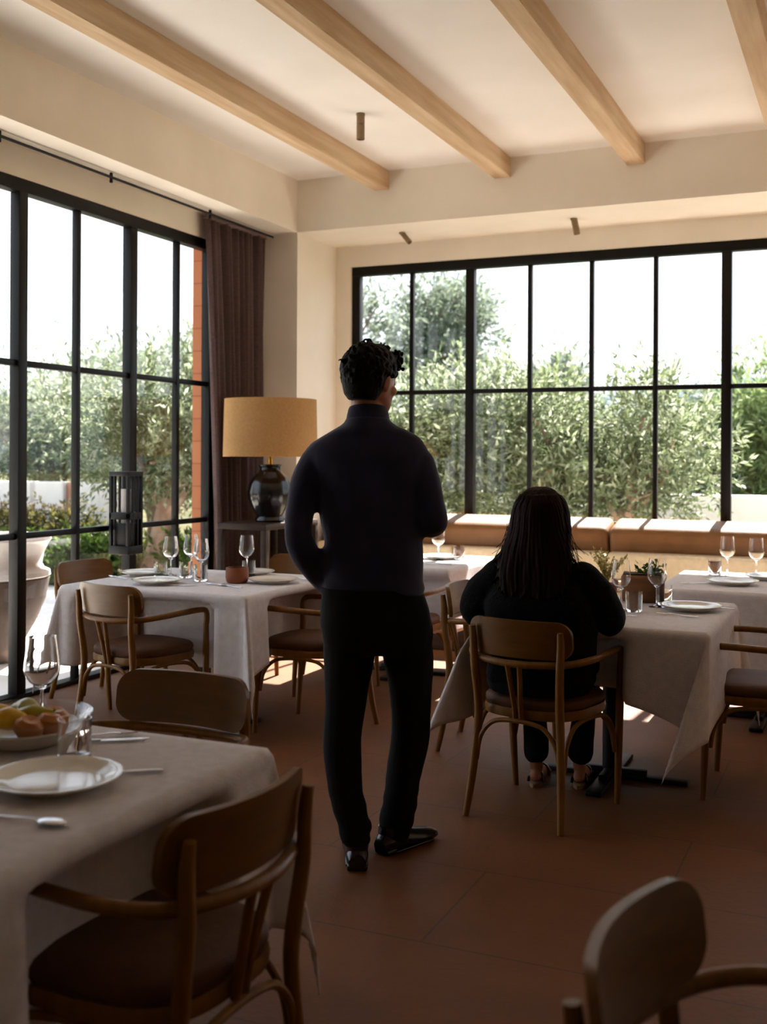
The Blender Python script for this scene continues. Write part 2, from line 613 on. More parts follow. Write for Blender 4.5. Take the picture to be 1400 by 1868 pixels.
def glazing(name, axis, plane, posts, z0, bars, zt, sgn):
    """steel framed glazing; axis 'y' runs along Y at x=plane, 'x' runs along X at y=plane"""
    root = bpy.data.objects.new(name, None)
    COL.objects.link(root)
    struct(root)

    def bx(n, s0, s1, za, zb, dep, m, bev=0.003):
        if axis == 'y':
            return mkbox(n, (plane - dep / 2, s0, za), (plane + dep / 2, s1, zb), m, root, bev)
        return mkbox(n, (s0, plane - dep / 2, za), (s1, plane + dep / 2, zb), m, root, bev)
    a, b = posts[0][0], posts[-1][0]
    wa, wb_ = posts[0][1], posts[-1][1]
    bx('head_rail', a - wa / 2, b + wb_ / 2, zt - 0.075, zt, 0.075, M['steel'])
    bx('bottom_rail', a - wa / 2, b + wb_ / 2, z0, z0 + 0.03, 0.085, M['steel'])
    for s, wd in posts:
        bx('mullion', s - wd / 2, s + wd / 2, z0 + 0.03, zt - 0.075, 0.07 if wd > .05 else 0.045, M['steel'])
    for zb in bars:
        for (s, wd), (s2, wd2) in zip(posts, posts[1:]):
            bx('glazing_bar', s + wd / 2, s2 - wd2 / 2, zb - 0.018, zb + 0.018, 0.04, M['steel'])
    for (s, wd), (s2, wd2) in zip(posts, posts[1:]):
        bx('glass_pane', s + wd / 2, s2 - wd2 / 2, z0 + 0.03, zt - 0.075, 0.006, M['pane'], 0)
    return root


TK, TN = 0.072, 0.034
lp = [(GY0 + .036, TK)] + [(y, wd) for y, wd in ((2.89, TN), (3.42, TN), (3.95, TK), (4.48, TN), (5.012, TK), (5.52, TN), (6.065, TK), (6.60, TN))] + [(7.02, TK)]
glazing('window_1', 'y', XW, lp, 0.0, (0.945, 1.953), ZH, 1)
bp = [(BX0 + .036, TK), (-3.49, TN), (-2.975, TK), (-2.478, TN), (-1.985, TN), (-1.495, TN), (-0.978, TK)]
bp += [(-0.486 + .5 * k, TN) for k in range(3)] + [(1.03, TK), (1.53, TN), (2.03, TN), (2.53, TN), (BX1 - .036, TK)]
glazing('window_2', 'x', YB, bp, SILL, (1.953,), ZH, 1)

# ================================================================== OUTSIDE
struct(mkbox('ground', (-60, -30, -0.20), (60, 90, -0.10), M['earth']))
struct(mkbox('floor_patio', (-8.35, -6, -0.10), (-4.70, 9.9, -0.02), M['patio']))
struct(mkbox('floor_terrace', (-4.70, 8.62, -0.10), (9, 10.6, -0.02), M['patio']))


def ridge(name, pts, depth, zbase, label):
    bm = bmesh.new()
    rows = []
    for (x, y, z) in pts:
        f = [bm.verts.new((x, y + depth * t, zbase + (z - zbase) * math.sin(PI / 2 * min(1, t * 2)) if t <= .5 else zbase + (z - zbase) * math.cos(PI / 2 * (t - .5) * 2))) for t in (0, .12, .25, .38, .5, .75, 1)]
        rows.append(f)
    for a, b in zip(rows, rows[1:]):
        for k in range(6):
            bm.faces.new((a[k], b[k], b[k + 1], a[k + 1]))
    o = obj(name, bm, M['hill'])
    tag(o, label, 'hill')
    return o


hp = []
for i in range(60):
    x = -420 + i * 13
    hp.append((x, 360, 26 + 7 * math.sin(i * .22 + 1) + 2.2 * NZ.noise(Vector((i * .7, 0, 0)))))
hl = ridge('hill', hp, 160, -25, 'hazy blue wooded ridge on the horizon beyond the garden trees')
hl['kind'] = 'structure'

rng = np.random.default_rng(11)


def leaf_mesh(name, centers, dirs, L, W, m, parent=None, jit=0.35):
    """many folded leaf blades as one foliage mesh"""
    n = len(centers)
    d = dirs / (np.linalg.norm(dirs, axis=1, keepdims=True) + 1e-9)
    r = rng.normal(size=(n, 3))
    s = np.cross(d, r)
    s /= np.linalg.norm(s, axis=1, keepdims=True) + 1e-9
    k = (1 + jit * (rng.random((n, 1)) * 2 - 1))
    l = L * k
    wv = W * k
    up = np.cross(s, d)
    v = np.empty((n, 4, 3))
    v[:, 0] = centers
    v[:, 1] = centers + d * l * .45 + s * wv * .5 + up * wv * .15
    v[:, 2] = centers + d * l
    v[:, 3] = centers + d * l * .45 - s * wv * .5 + up * wv * .15
    me = bpy.data.meshes.new(name)
    me.vertices.add(n * 4)
    me.vertices.foreach_set('co', v.reshape(-1))
    me.loops.add(n * 4)
    me.loops.foreach_set('vertex_index', np.arange(n * 4, dtype=np.int32))
    me.polygons.add(n)
    me.polygons.foreach_set('loop_start', np.arange(0, n * 4, 4, dtype=np.int32))
    try:
        me.polygons.foreach_set('loop_total', np.full(n, 4, dtype=np.int32))
    except Exception:
        pass
    me.update(calc_edges=True)
    me.validate()
    return link(name, me, m, parent)


def crown_points(blobs, n, twig=0.28, shell=0.55, droop=0.0):
    """leaf positions along short twigs scattered through ellipsoid blobs"""
    per = 14
    nt_ = max(1, n // per)
    vol = np.array([b[3] * b[4] * b[5] for b in blobs]) ** (2 / 3)
    idx = rng.choice(len(blobs), size=nt_, p=vol / vol.sum())
    B = np.array(blobs)[idx]
    u = rng.normal(size=(nt_, 3))
    u /= np.linalg.norm(u, axis=1, keepdims=True)
    rad = (shell + (1 - shell) * rng.random((nt_, 1))) ** 0.7
    base = B[:, :3] + u * B[:, 3:6] * rad
    td = u * 0.8 + rng.normal(size=(nt_, 3)) * 0.5 + np.array([0, 0, 0.45 - droop])
    td /= np.linalg.norm(td, axis=1, keepdims=True)
    t = rng.random((nt_, per, 1))
    c = base[:, None, :] + td[:, None, :] * t * twig * (0.5 + rng.random((nt_, 1, 1)))
    c = c + rng.normal(size=c.shape) * 0.015
    dd = td[:, None, :] * 0.8 + rng.normal(size=c.shape) * 0.55
    return c.reshape(-1, 3), dd.reshape(-1, 3)


def tree(name, label, x, y, trunk, blobs, n, L, W, lm, bmat_, twig=0.28, group=None, shell=.55, cat='tree', base_z=-0.1):
    t = thing(name, label, cat, (x, y, base_z), 0, group)
    bm = bmesh.new()
    top = Vector(trunk[-1][:3])
    sp_ = spline([p[:3] for p in trunk], 6)
    tube(bm, sp_, interp([p[3] for p in trunk], 6), 10)
    for i, b in enumerate(blobs):
        c = Vector(b[:3])
        a = sp_[int(len(sp_) * (0.55 + 0.4 * ((i * 37) % 10) / 10))]
        mid = (a + c) / 2 + Vector((random.uniform(-.15, .15), random.uniform(-.15, .15), random.uniform(0, .2)))
        pp = spline([a, mid, c], 5)
        r0 = trunk[-1][3] * 0.7
        tube(bm, pp, interp([r0, r0 * .6, r0 * .25], 5), 7)
    obj('trunk', bm, bmat_, t)
    c, d = crown_points(blobs, n, twig, shell)
    leaf_mesh('foliage', c, d, L, W, lm, t)
    return t


def rblobs(cx, cy, cz, rx, ry, rz, k, seed, s=0.5):
    R = random.Random(seed)
    out = []
    for i in range(k):
        a, b = R.uniform(0, 2 * PI), R.uniform(-0.9, 1)
        q = math.sqrt(1 - b * b) if abs(b) < 1 else 0
        f = R.uniform(.45, .8)
        sc = R.uniform(.75, 1.2) * s
        out.append((cx + rx * q * math.cos(a) * f, cy + ry * q * math.sin(a) * f, cz + rz * b * f, rx * sc, ry * sc, rz * sc))
    out.append((cx, cy, cz, rx * .6, ry * .6, rz * .6))
    return out


def olive(label, x, y, h, r, seed, n=26000, lean=(0, 0), zc=None, rz=None, trunk_r=.11, L=.085, W=.024):
    zc = zc or h * .58
    rz = rz or h * .42
    tr = [(0, 0, 0, trunk_r * 1.35), (lean[0] * .3 + .05, lean[1] * .3, zc * .3, trunk_r), (lean[0] * .7 - .04, lean[1] * .7, zc * .6, trunk_r * .9), (lean[0], lean[1], zc * .95, trunk_r * .6)]
    return tree('olive_tree', label, x, y, tr, rblobs(lean[0], lean[1], zc + .1, r, r, rz, 11, seed), n, L, W, M['olive'], M['bark'], .34, group='olive trees around the terrace')


# seen through the back window (left to right)
def olive2(lb, x, y, top, r, seed, n, zb=.5, **k):
    zc = (top + zb) / 2 - .06
    return olive(lb, x, y, top, r, seed, n, zc=zc, rz=(top - zb) / 2, **k)


olive2('pale green olive tree directly behind the standing man', -4.85, 10.95, 2.25, .9, 1, 14000, .6)
olive2('olive tree seen between the man and the seated woman', -3.95, 11.3, 2.30, .86, 2, 14000, .7)
olive2('olive tree with upright sprigs seen over the seated woman', -3.05, 11.15, 2.25, .86, 3, 14000, .65)
olive2('rightmost olive tree in front of the low white garden wall', -2.22, 11.25, 2.35, .74, 4, 13000, .72)
# seen through the left glazing
olive2('olive tree with a thick leaning trunk beside the patio', -7.25, 9.95, 2.55, 1.25, 5, 26000, .95, lean=(.35, .25), trunk_r=.14)
olive2('olive tree overhanging the hedge left of the black lantern', -9.3, 12.95, 2.65, 1.25, 6, 24000, .9)
olive2('olive tree at the far left edge of the glazed doors', -11.0, 12.8, 2.75, 1.35, 7, 24000, .8)
olive2('olive tree standing just past the orange wall reveal', -8.1, 12.9, 2.75, 1.1, 8, 22000, .5)

# taller trees behind the wall


def pine(name, label, x, y, h, r, zc, rz, seed, n=22000, L=.16, W=.035, k=14, s=.42, lm=None):
    tr = [(0, 0, 0, .2), (.1, 0, h * .3, .17), (-.05, 0, h * .6, .12), (0, 0, h * .85, .07)]
    return tree(name, label, x, y, tr, rblobs(0, 0, zc, r, r, rz, k, seed, s), n, L, W, lm or M['pine'], M['pinebark'], .5, group='tall trees beyond the garden wall')


pine('pine_tree', 'tall hazy pine with a rounded crown behind the back window', -8.7, 22.6, 5.6, 1.35, 4.1, 1.35, 21, 15000)
pine('pine_tree', 'open-branched pine at the left jamb of the back window', -9.9, 20.3, 5.4, 1.5, 3.7, 1.7, 22, 7000, k=9, s=.26)
pine('pine_tree', 'small blue-green round tree above the olives beyond the wall', -6.5, 24.5, 3.8, .75, 2.7, 1.05, 23, 8000, k=8, s=.5)
pine('cypress_tree', 'dark green tree touching the right thick window upright', -2.75, 18.4, 2.45, .75, 1.2, 1.1, 24, 14000, L=.12, W=.03)
pine('cypress_tree', 'tall yellow-green conifer at the right edge beyond the wall', -1.5, 18.8, 3.2, 1.0, 1.6, 1.5, 25, 24000, L=.16, W=.03, lm=M['conifer'])
pine('pine_tree', 'grey-green bushy tree low behind the olives, left of centre', -7.3, 17.5, 2.4, 1.5, 1.2, 1.0, 26, 14000)
pine('pine_tree', 'grey-green bushy tree low behind the middle olives', -4.7, 17.9, 2.0, 1.3, 1.0, .9, 27, 12000)
pine('pine_tree', 'faint bluish tree rising left behind the glazed doors', -13.6, 18.0, 3.6, 1.0, 2.6, 1.0, 28, 9000)
pine('pine_tree', 'bluish round treetop right of the door lantern', -10.9, 17.6, 3.9, .9, 2.9, 1.0, 29, 9000)

# garden walls, hedge, planting
o = tag(mkbox('garden_wall', (-5.4, 13.0, -0.1), (9, 13.25, 1.0), M['gwall'], bevel=.01), 'low white rendered garden wall behind the olives in the back window', 'wall')
for a, b, s in ((-11.6, -9.78, 'leftmost panel of the low pale garden wall above the hedge'), (-9.70, -9.25, 'middle panel of the low pale garden wall above the hedge'), (-9.11, -8.52, 'right panel of the low pale garden wall, ending by the lantern')):
    tag(mkbox('garden_wall', (a, 11.0, -.1), (b, 11.2, 1.08), M['gwall'], bevel=.01), s, 'wall', 'pale wall panels above the hedge')
tag(mkbox('garden_post', (-9.24, 11.05, -.1), (-9.12, 11.15, 1.08), M['orangewood'], bevel=.01), 'rusty orange post between two pale garden wall panels', 'post')


def shrub(name, label, cat, x, y, a, n, L, W, m, group=None, shell=.3, blobs=None):
    t = thing(name, label, cat, (x, y, -.1), 0, group)
    bm = bmesh.new()
    for k in range(5):
        q = (random.uniform(-.5, .5) * a[0], random.uniform(-.5, .5) * a[1], a[2] * 1.2)
        tube(bm, [(q[0] * .3, q[1] * .3, 0), (q[0] * .7, q[1] * .7, a[2] * .6), q], [.02, .014, .006], 6)
    obj('stems', bm, M['bark'], t)
    bl = blobs or rblobs(0, 0, a[2] * .9, a[0], a[1], a[2] * .9, 7, int(abs(x * 100)))
    c, d = crown_points(bl, n, .2, shell)
    c[:, 2] = np.maximum(c[:, 2], .02)
    leaf_mesh('foliage', c, d, L, W, m, t)
    return t


hb = [(k * .42 - 1.9, 0, .55, .30, .24, .30) for k in range(8)] + [(k * .42 - 1.9, 0, .2, .30, .24, .25) for k in range(8)]
shrub('hedge', 'brownish clipped hedge under the pale garden wall', 'hedge', -9.6, 10.38, (2, .3, .3), 22000, .06, .028, M['hedge'], blobs=hb)
tag(mkbox('stone_ledge', (-8.4, 10.2, -.1), (-7.8, 10.42, .50), M['patio'], bevel=.02), 'pale stone ledge beside the hedge, left of the olive trunk', 'ledge')
for i, (x, y, s, lb) in enumerate(((-9.0, 10.02, .32, 'low green shrub right behind the big urn'), (-8.3, 9.98, .26, 'low green shrub under the stone ledge'), (-7.7, 10.05, .28, 'low green shrub left of the olive trunk'), (-6.6, 10.2, .36, 'low green shrub right of the olive trunk'), (-5.7, 10.3, .34, 'low green shrub against the orange wall reveal'))):
    shrub('garden_shrub', lb, 'shrub', x, y, (.5, .35, s), 7000, .09, .035, M['bush'], 'low shrubs along the patio edge')
# shade planting right of window edge
shrub('garden_shrub', 'leafy low growth in front of the white wall, far right', 'shrub', -1.6, 12.2, (.5, .3, .35), 3500, .08, .025, M['olive'], 'low shrubs along the patio edge')

# big urn on the patio
t = thing('garden_urn', 'huge clay urn with a whitewashed rim on the sunlit patio', 'urn', (-5.62, 5.93, -.02))
bm = bmesh.new()
lathe(bm, [(0, 0), (.17, 0), (.18, .03), (.22, .12), (.31, .28), (.375, .44), (.40, .58), (.37, .60), (.33, .58), (.2, .3), (0, .25)], 40)
obj('body', bm, M['urn'], t)
bm = bmesh.new()
lathe(bm, [(.33, .585), (.385, .585), (.405, .60), (.40, .63), (.36, .65), (.345, .68), (.36, .76), (.395, .83), (.41, .85), (.405, .875), (.375, .875), (.36, .85), (.31, .7), (.30, .64)], 40)
obj('rim', bm, M['urnwhite'], t)
bm = bmesh.new()
lathe(bm, [(0, .66), (.31, .66)], 40)
obj('soil', bm, M['soil'], t)


# ================================================================== FIXED FURNISHINGS
# curtain
def curtain():
    t = thing('curtain', 'floor-length mauve-brown pleated curtain in the room corner', 'curtain', (0, 0, 0))
    bm = bmesh.new()
    ny, nz = 150, 26
    rows = []
    for j in range(nz + 1):
        v = j / nz
        z = 0.02 + v * (ZS - 0.06)
        row = []
        y0 = 6.80 + 0.20 * (1 - v) ** 0.8
        y1 = 7.66
        for i in range(ny + 1):
            u = i / ny
            y = y0 + (y1 - y0) * u
            ph = u * 2 * PI * 11 + 0.6 * math.sin(3 * u * PI) + .4 * math.sin(z * 1.3 + u * 9)
            amp = 0.034 * (0.75 + 0.25 * math.sin(u * 23 + 1))
            x = -4.435 + amp * math.sin(ph) + .010 * math.sin(ph * .5 + z)
            row.append(bm.verts.new((x, y, z)))
        rows.append(row)
    for a, b in zip(rows, rows[1:]):
        for i in range(ny):
            bm.faces.new((a[i], a[i + 1], b[i + 1], b[i]))
    bmesh.ops.solidify(bm, geom=bm.faces[:], thickness=0.003)
    obj('curtain_panel', bm, M['curtain'], t)
    bm = bmesh.new()
    box(bm, (-4.46, 6.80, ZS - .045), (-4.41, 7.66, ZS - .02), .004)
    obj('heading_tape', bm, M['curtain'], t)
    return t


curtain()
t = thing('curtain_track', 'thin black curtain rail with small brackets above the glazed doors', 'curtain rail', (0, 0, 0))
bm = bmesh.new()
tube(bm, [(-4.36, 2.2, ZS - .030), (-4.36, 7.66, ZS - .030)], .009, 8)
obj('rail', bm, M['iron'], t)
for y in (2.9, 3.8, 4.65, 5.62, 6.75):
    bm = bmesh.new()
    box(bm, (-4.368, y - .008, ZS - .065), (-4.352, y + .008, ZS - .002), .002)
    obj('bracket', bm, M['iron'], t)


# ceiling spotlights
def spotlight(label, x, y, z, tilt, az, L=.165, r=.024, group=None):
    t = thing('ceiling_spotlight', label, 'spotlight', (x, y, z), az, group)
    bm = bmesh.new()
    lathe(bm, [(0, 0), (r * 1.1, 0), (r * 1.1, -.012), (0, -.012)], 24)
    obj('mount', bm, M['spot'], t)
    bm = bmesh.new()
    R = Matrix.Rotation(tilt, 3, 'X')
    lathe(bm, [(0, -.01), (r, -.01), (r, -L * .42), (r * .86, -L * .43), (r * .86, -L * .45), (r, -L * .46), (r, -L), (r * .8, -L), (r * .75, -L + .02), (0, -L + .02)], 24)
    for v in bm.verts:
        v.co = R @ v.co
    obj('can', bm, M['spot'], t)
    bm = bmesh.new()
    lathe(bm, [(0, -L + .018), (r * .74, -L + .018)], 20)
    for v in bm.verts:
        v.co = R @ v.co
    obj('lens', bm, M['lens'], t)


spotlight('bronze tube spotlight hanging straight between the two left beams', -2.98, 6.35, ZC, 0, 0, .165, .026)
spotlight('small tilted spotlight under the niche soffit, above the left window jamb', -3.40, 8.02, ZS, -.75, 1.3, .12, .02, 'spotlights under the niche soffit')
spotlight('small nearly upright spotlight under the soffit, above the middle panes', -2.02, 8.03, ZS, .2, -1.2, .12, .024, 'spotlights under the niche soffit')


# lantern on the door upright
def lantern():
    t = thing('door_lantern', 'tall black open-frame lantern fixed to the thick door upright', 'lantern', (XW + .115, 5.88, .78))
    h, r = .535, .078
    def b(n, a, c, bev=.004):
        bm = bmesh.new()
        box(bm, a, c, bev)
        return obj(n, bm, M['iron'], t)
    b('top_plate', (-r, -r, h - .03), (r, r, h))
    b('bottom_plate', (-r, -r, 0), (r, r, .055))
    b('middle_band', (-r, -r, .225), (r, r, .27))
    for sx in (-1, 1):
        for sy in (-1, 1):
            b('corner_bar', (sx * r - .011 - sx * .011, sy * r - .011 - sy * .011, .055), (sx * r + .011 - sx * .011, sy * r + .011 - sy * .011, h - .03))
    for s in (-.025, .025):
        b('slat', (r - .018, s - .008, .055), (r, s + .008, h - .03))
        b('slat', (-r, s - .008, .055), (-r + .018, s + .008, h - .03))
    b('lower_panel', (-.05, -.05, .055), (.05, .05, .20))
    bm = bmesh.new()
    lathe(bm, [(0, .06), (.032, .06), (.032, .42), (0, .42)], 20)
    obj('candle', bm, M['urnwhite'], t)
    b('bracket', (-.115 + .030, -.012, .3), (-r, .012, .34))
lantern()


# console + lamp
def console():
    t = thing('console_table', 'dark wood console table under the big lamp, before the curtain', 'side table', (-4.075, 7.13, 0))
    X, Y, Z = .20, .40, .94
    bm = bmesh.new(); box(bm, (-X, -Y, Z - .045), (X, Y, Z), .006); obj('top', bm, M['darkwood'], t)
    bm = bmesh.new(); box(bm, (-X + .03, -Y + .03, .24), (X - .03, Y - .03, .27), .004); obj('shelf', bm, M['darkwood'], t)
    for sx in (-1, 1):
        for sy in (-1, 1):
            bm = bmesh.new()
            cx, cy = sx * (X - .022), sy * (Y - .022)
            box(bm, (cx - .022, cy - .022, 0), (cx + .022, cy + .022, Z - .045), .003)
            obj('leg', bm, M['darkwood'], t)
    bm = bmesh.new(); box(bm, (-X + .06, Y - .03, .27), (X - .06, Y - .01, Z - .05)); obj('back_panel', bm, M['darkwood'], t, smooth=False)
console()


def lamp():
    t = thing('table_lamp', 'large table lamp with drum linen shade and dark glazed jar base', 'lamp', (-4.03, 7.06, .94))
    bm = bmesh.new()
    n = 48
    prof = [(0, 0), (.105, 0), (.112, .012), (.108, .028), (.098, .04), (.108, .06), (.135, .11), (.158, .17), (.163, .215), (.150, .275), (.122, .325), (.085, .36), (.075, .375), (.075, .395), (.086, .405), (.086, .415), (.07, .42), (0, .42)]
    rings = lathe(bm, prof, n)
    for rg in rings:
        for i, v in enumerate(rg):
            if len(rg) > 1 and .08 < v.co.z < .34:
                f = 1 + .022 * math.cos(i / n * 2 * PI * 12)
                v.co.x *= f
                v.co.y *= f
    obj('base', bm, M['darkglaze'], t)
    bm = bmesh.new(); tube(bm, [(0, 0, .415), (0, 0, .80)], .017, 16); obj('stem', bm, M['brass'], t)
    bm = bmesh.new()
    R0, R1, z0, z1 = .345, .335, .475, .895
    lathe(bm, [(R0, z0), (R0 + .0015, z0), (R1 + .0015, z1), (R1, z1), (R1 - .003, z1), (R0 - .003, z0), (R0, z0)], 64)
    sh = obj('lamp_shade', bm, M['shade'], t)
    bm = bmesh.new()
    for k in range(3):
        a = k * 2 * PI / 3 + .3
        tube(bm, [(0, 0, .80), (R1 * .99 * math.cos(a), R1 * .99 * math.sin(a), .88)], .003, 6)
    obj('shade_ring', bm, M['brass'], t)
    bm = bmesh.new(); ball(bm, (0, 0, .72), .04); obj('bulb', bm, M['china'], t)
lamp()


# banquettes
def cushion_bm(a, b, bev=.03):
    bm = bmesh.new()
    box(bm, a, b, bev, 4)
    return bm


def banquette(label, x0, x1):
    t = thing('banquette', label, 'bench', ((x0 + x1) / 2, 8.0, 0), 0, 'banquette benches under the back window')
    h = (x1 - x0) / 2
    obj('plinth', cushion_bm((-h + .02, -.42, 0), (h - .02, .36, .26), .01), M['darkwood'], t)
    k = 2
    for i in range(k):
        a = -h + i * 2 * h / k
        b = a + 2 * h / k
        obj('seat_cushion', cushion_bm((a + .005, -.46, .262), (b - .005, .16, .45), .04), M['cushion'], t)
        obj('lumbar_cushion', cushion_bm((a + .005, -.05, .452), (b - .005, .13, .735), .035), M['cushion'], t)
    bm = cushion_bm((-h + .006, .02, .60), (h - .006, .36, .965), .05)
    for v in bm.verts:
        if v.co.z > .8:
            v.co.y += (v.co.z - .8) * .2 * (1 if v.co.y < .2 else 0)
    for v in bm.verts:
        if v.co.z > .80:
            v.co.z -= max(0, .30 - v.co.y) * .22
    for v in bm.verts:
        if v.co.z < .70 and v.co.y < .15:
            v.co.y = .11
    obj('backrest', bm, M['banquette'], t)
    return t


JX = None
def jx(px, Y):
    u = (px - 700) / 2012
    d = Y / (u * .4045 + .9145)
    return (u * .9145 - .4045) * d


xj = jx(1109, 8.03)
banquette('left caramel leather banquette bench behind the woman, below the window', -4.12, xj)
banquette('right caramel leather banquette bench behind the far right table', xj, xj + 3.4)


# ================================================================== CHAIRS
def make_chair(label):
    t = thing('dining_chair', label, 'chair', (0, 0, 0), 0)
    # seat pad: rounded trapezoid
    def outline(k, wf, wr, yf, yr, p=3.2):
        pts = []
        for i in range(k):
            a = 2 * PI * i / k
            ca, sa = math.cos(a), math.sin(a)
            x = math.copysign(abs(ca) ** (2 / p), ca)
            y = math.copysign(abs(sa) ** (2 / p), sa)
            f = (y + 1) / 2
            wv = wr + (wf - wr) * f
            pts.append((x * wv, (yr + yf) / 2 + y * (yf - yr) / 2))
        return pts
    def slab(pr, o_):
        bm = bmesh.new()
        rings = []
        for s, z in pr:
            rings.append([bm.verts.new((x * s, (y - .005) * s + .005, z)) for x, y in o_])
        k = len(o_)
        for a, b in zip(rings, rings[1:]):
            for i in range(k):
                bm.faces.new((a[i], a[(i + 1) % k], b[(i + 1) % k], b[i]))
        bm.faces.new(rings[0][::-1])
        bm.faces.new(rings[-1])
        return bm
    ol = outline(48, .232, .205, .225, -.205)
    obj('seat', slab([(.93, .438), (.975, .440), (1.0, .452), (.99, .468), (.94, .479), (.7, .487), (.3, .489)], ol), M['seat'], t)
    obj('seat_frame', slab([(.95, .398), (1.0, .402), (1.015, .42), (1.0, .4375), (.9, .4378)], ol), M['wood'], t)
    # curved plywood backrest
    bm = bmesh.new()
    Wd, Hh, rc = .220, .074, .056
    zc = .718
    us = [-1 + (1 - math.cos(PI / 2 * i / 8)) * rc / Wd for i in range(8)]
    us = us + [-(1 - rc / Wd) + 2 * (1 - rc / Wd) * i / 16 for i in range(17)] + [-q for q in us[::-1]]
    nu, nv = len(us) - 1, 8
    front, back = [], []
    for j in range(nv + 1):
        rf, rb = [], []
        v = -1 + 2 * j / nv
        for i in range(nu + 1):
            u = us[i]
            x = u * Wd
            e_ = max(0, abs(x) - (Wd - rc))
            hh = Hh - rc + math.sqrt(max(1e-8, rc * rc - e_ * e_)) if e_ > 0 else Hh
            z = zc + v * hh
            y = -.250 + .052 * (x / Wd) ** 2 - (z - zc) * .13
            th = .0085
            rf.append(bm.verts.new((x, y + th, z)))
            rb.append(bm.verts.new((x, y - th, z)))
        front.append(rf)
        back.append(rb)
    for j in range(nv):
        for i in range(nu):
            bm.faces.new((front[j][i], front[j][i + 1], front[j + 1][i + 1], front[j + 1][i]))
            bm.faces.new((back[j][i], back[j + 1][i], back[j + 1][i + 1], back[j][i + 1]))
    for i in range(nu):
        bm.faces.new((front[0][i], back[0][i], back[0][i + 1], front[0][i + 1]))
        bm.faces.new((front[nv][i], front[nv][i + 1], back[nv][i + 1], back[nv][i]))
    for j in range(nv):
        bm.faces.new((front[j][0], front[j + 1][0], back[j + 1][0], back[j][0]))
        bm.faces.new((front[j][nu], back[j][nu], back[j + 1][nu], front[j + 1][nu]))
    obj('backrest', bm, M['ply'], t)
    # arm hoop
    pts = [(-.250, .205, .56), (-.252, .208, .605), (-.256, .192, .640), (-.262, .13, .648), (-.268, .0, .646), (-.255, -.12, .640), (-.20, -.20, .630), (-.10, -.245, .624), (0, -.258, .622)]
    pts = pts + [(-x, y, z) for x, y, z in pts[-2::-1]]
    bm = bmesh.new()
    tube(bm, spline(pts, 6), .0145, 10, up=(1, 0, 0))
    obj('armrest', bm, M['wood'], t)
    for s in (-1, 1):
        bm = bmesh.new()
        tube(bm, spline([(s * .232, .225, 0), (s * .240, .215, .20), (s * .248, .207, .42), (s * .250, .205, .57)], 5), interp([.0125, .016, .017, .0145], 5), 10)
        obj('leg', bm, M['wood'], t)
        bm = bmesh.new()
        tube(bm, spline([(s * .205, -.265, 0), (s * .192, -.235, .16), (s * .178, -.215, .36), (s * .176, -.218, .46), (s * .184, -.236, .60), (s * .188, -.238, .69), (s * .189, -.245, .755)], 5), interp([.0135, .0165, .0175, .0175, .0165, .0155, .012], 5), 10)
        obj('leg', bm, M['wood'], t)
        bm = bmesh.new()
        tube(bm, spline([(s * .026, -.262, .618), (s * .022, -.248, .56), (s * .014, -.226, .46), (s * .014, -.215, .40)], 5), .0105, 8)
        obj('back_spindle', bm, M['wood'], t)
    # bentwood arches under the seat: back, front, two sides
    def arch(p, q, z0, z1):
        p, q = Vector(p), Vector(q)
        dv = q - p
        pts = [p + Vector((0, 0, z0)), p + dv * .05 + Vector((0, 0, z0 + (z1 - z0) * .55)), p + dv * .18 + Vector((0, 0, z1 - .018)), p + dv * .36 + Vector((0, 0, z1)), p + dv * .64 + Vector((0, 0, z1)), p + dv * .82 + Vector((0, 0, z1 - .018)), p + dv * .95 + Vector((0, 0, z0 + (z1 - z0) * .55)), q + Vector((0, 0, z0))]
        bm = bmesh.new()
        tube(bm, spline(pts, 5), .0095, 8)
        obj('brace', bm, M['wood'], t)
    arch((-.180, -.222, 0), (.180, -.222, 0), .22, .392)
    arch((-.228, .205, 0), (.228, .205, 0), .22, .392)
    arch((-.190, -.205, 0), (-.232, .195, 0), .22, .392)
    arch((.190, -.205, 0), (.232, .195, 0), .22, .392)
    return t


ch0 = make_chair('oak chair the dark-haired woman sits on, back towards the camera')
ch0.location = (-1.215, 4.355, 0)
ch0.rotation_euler = (0, 0, math.radians(-10))
GL = None
CH = [
    ('oak chair at the near side of the left table, its back to the camera', (-3.36, 4.59), -11),
    ('oak chair facing the left table from its right, half behind the man', (-2.66, 5.14), 90),
    ('oak chair at the far left end of the left table by the glazed doors', (-4.08, 5.27), -96),
    ('oak chair at the far side of the left table, in front of the console', (-3.33, 5.98), 176),
    ('oak chair cut by the right frame edge beside the woman\'s table', (-.41, 4.97), 90),
    ('oak chair between the man and the woman, seat under her table', (-1.66, 5.20), -86),
    ('oak chair mostly hidden behind the man at the far sunlit table', (-2.56, 6.02), 0),
    ('blurred oak chair close to the camera at bottom left', (-1.30, 1.815), 85),
    ('blurred oak chair on the far side of the foreground table', (-1.80, 2.45), 180),
    ('blurred oak chair at the bottom right corner of the picture', (-.065, 1.485), -97),
]
for lb, p, a in CH:
    dup(ch0, (p[0], p[1], 0), math.radians(a), lb)


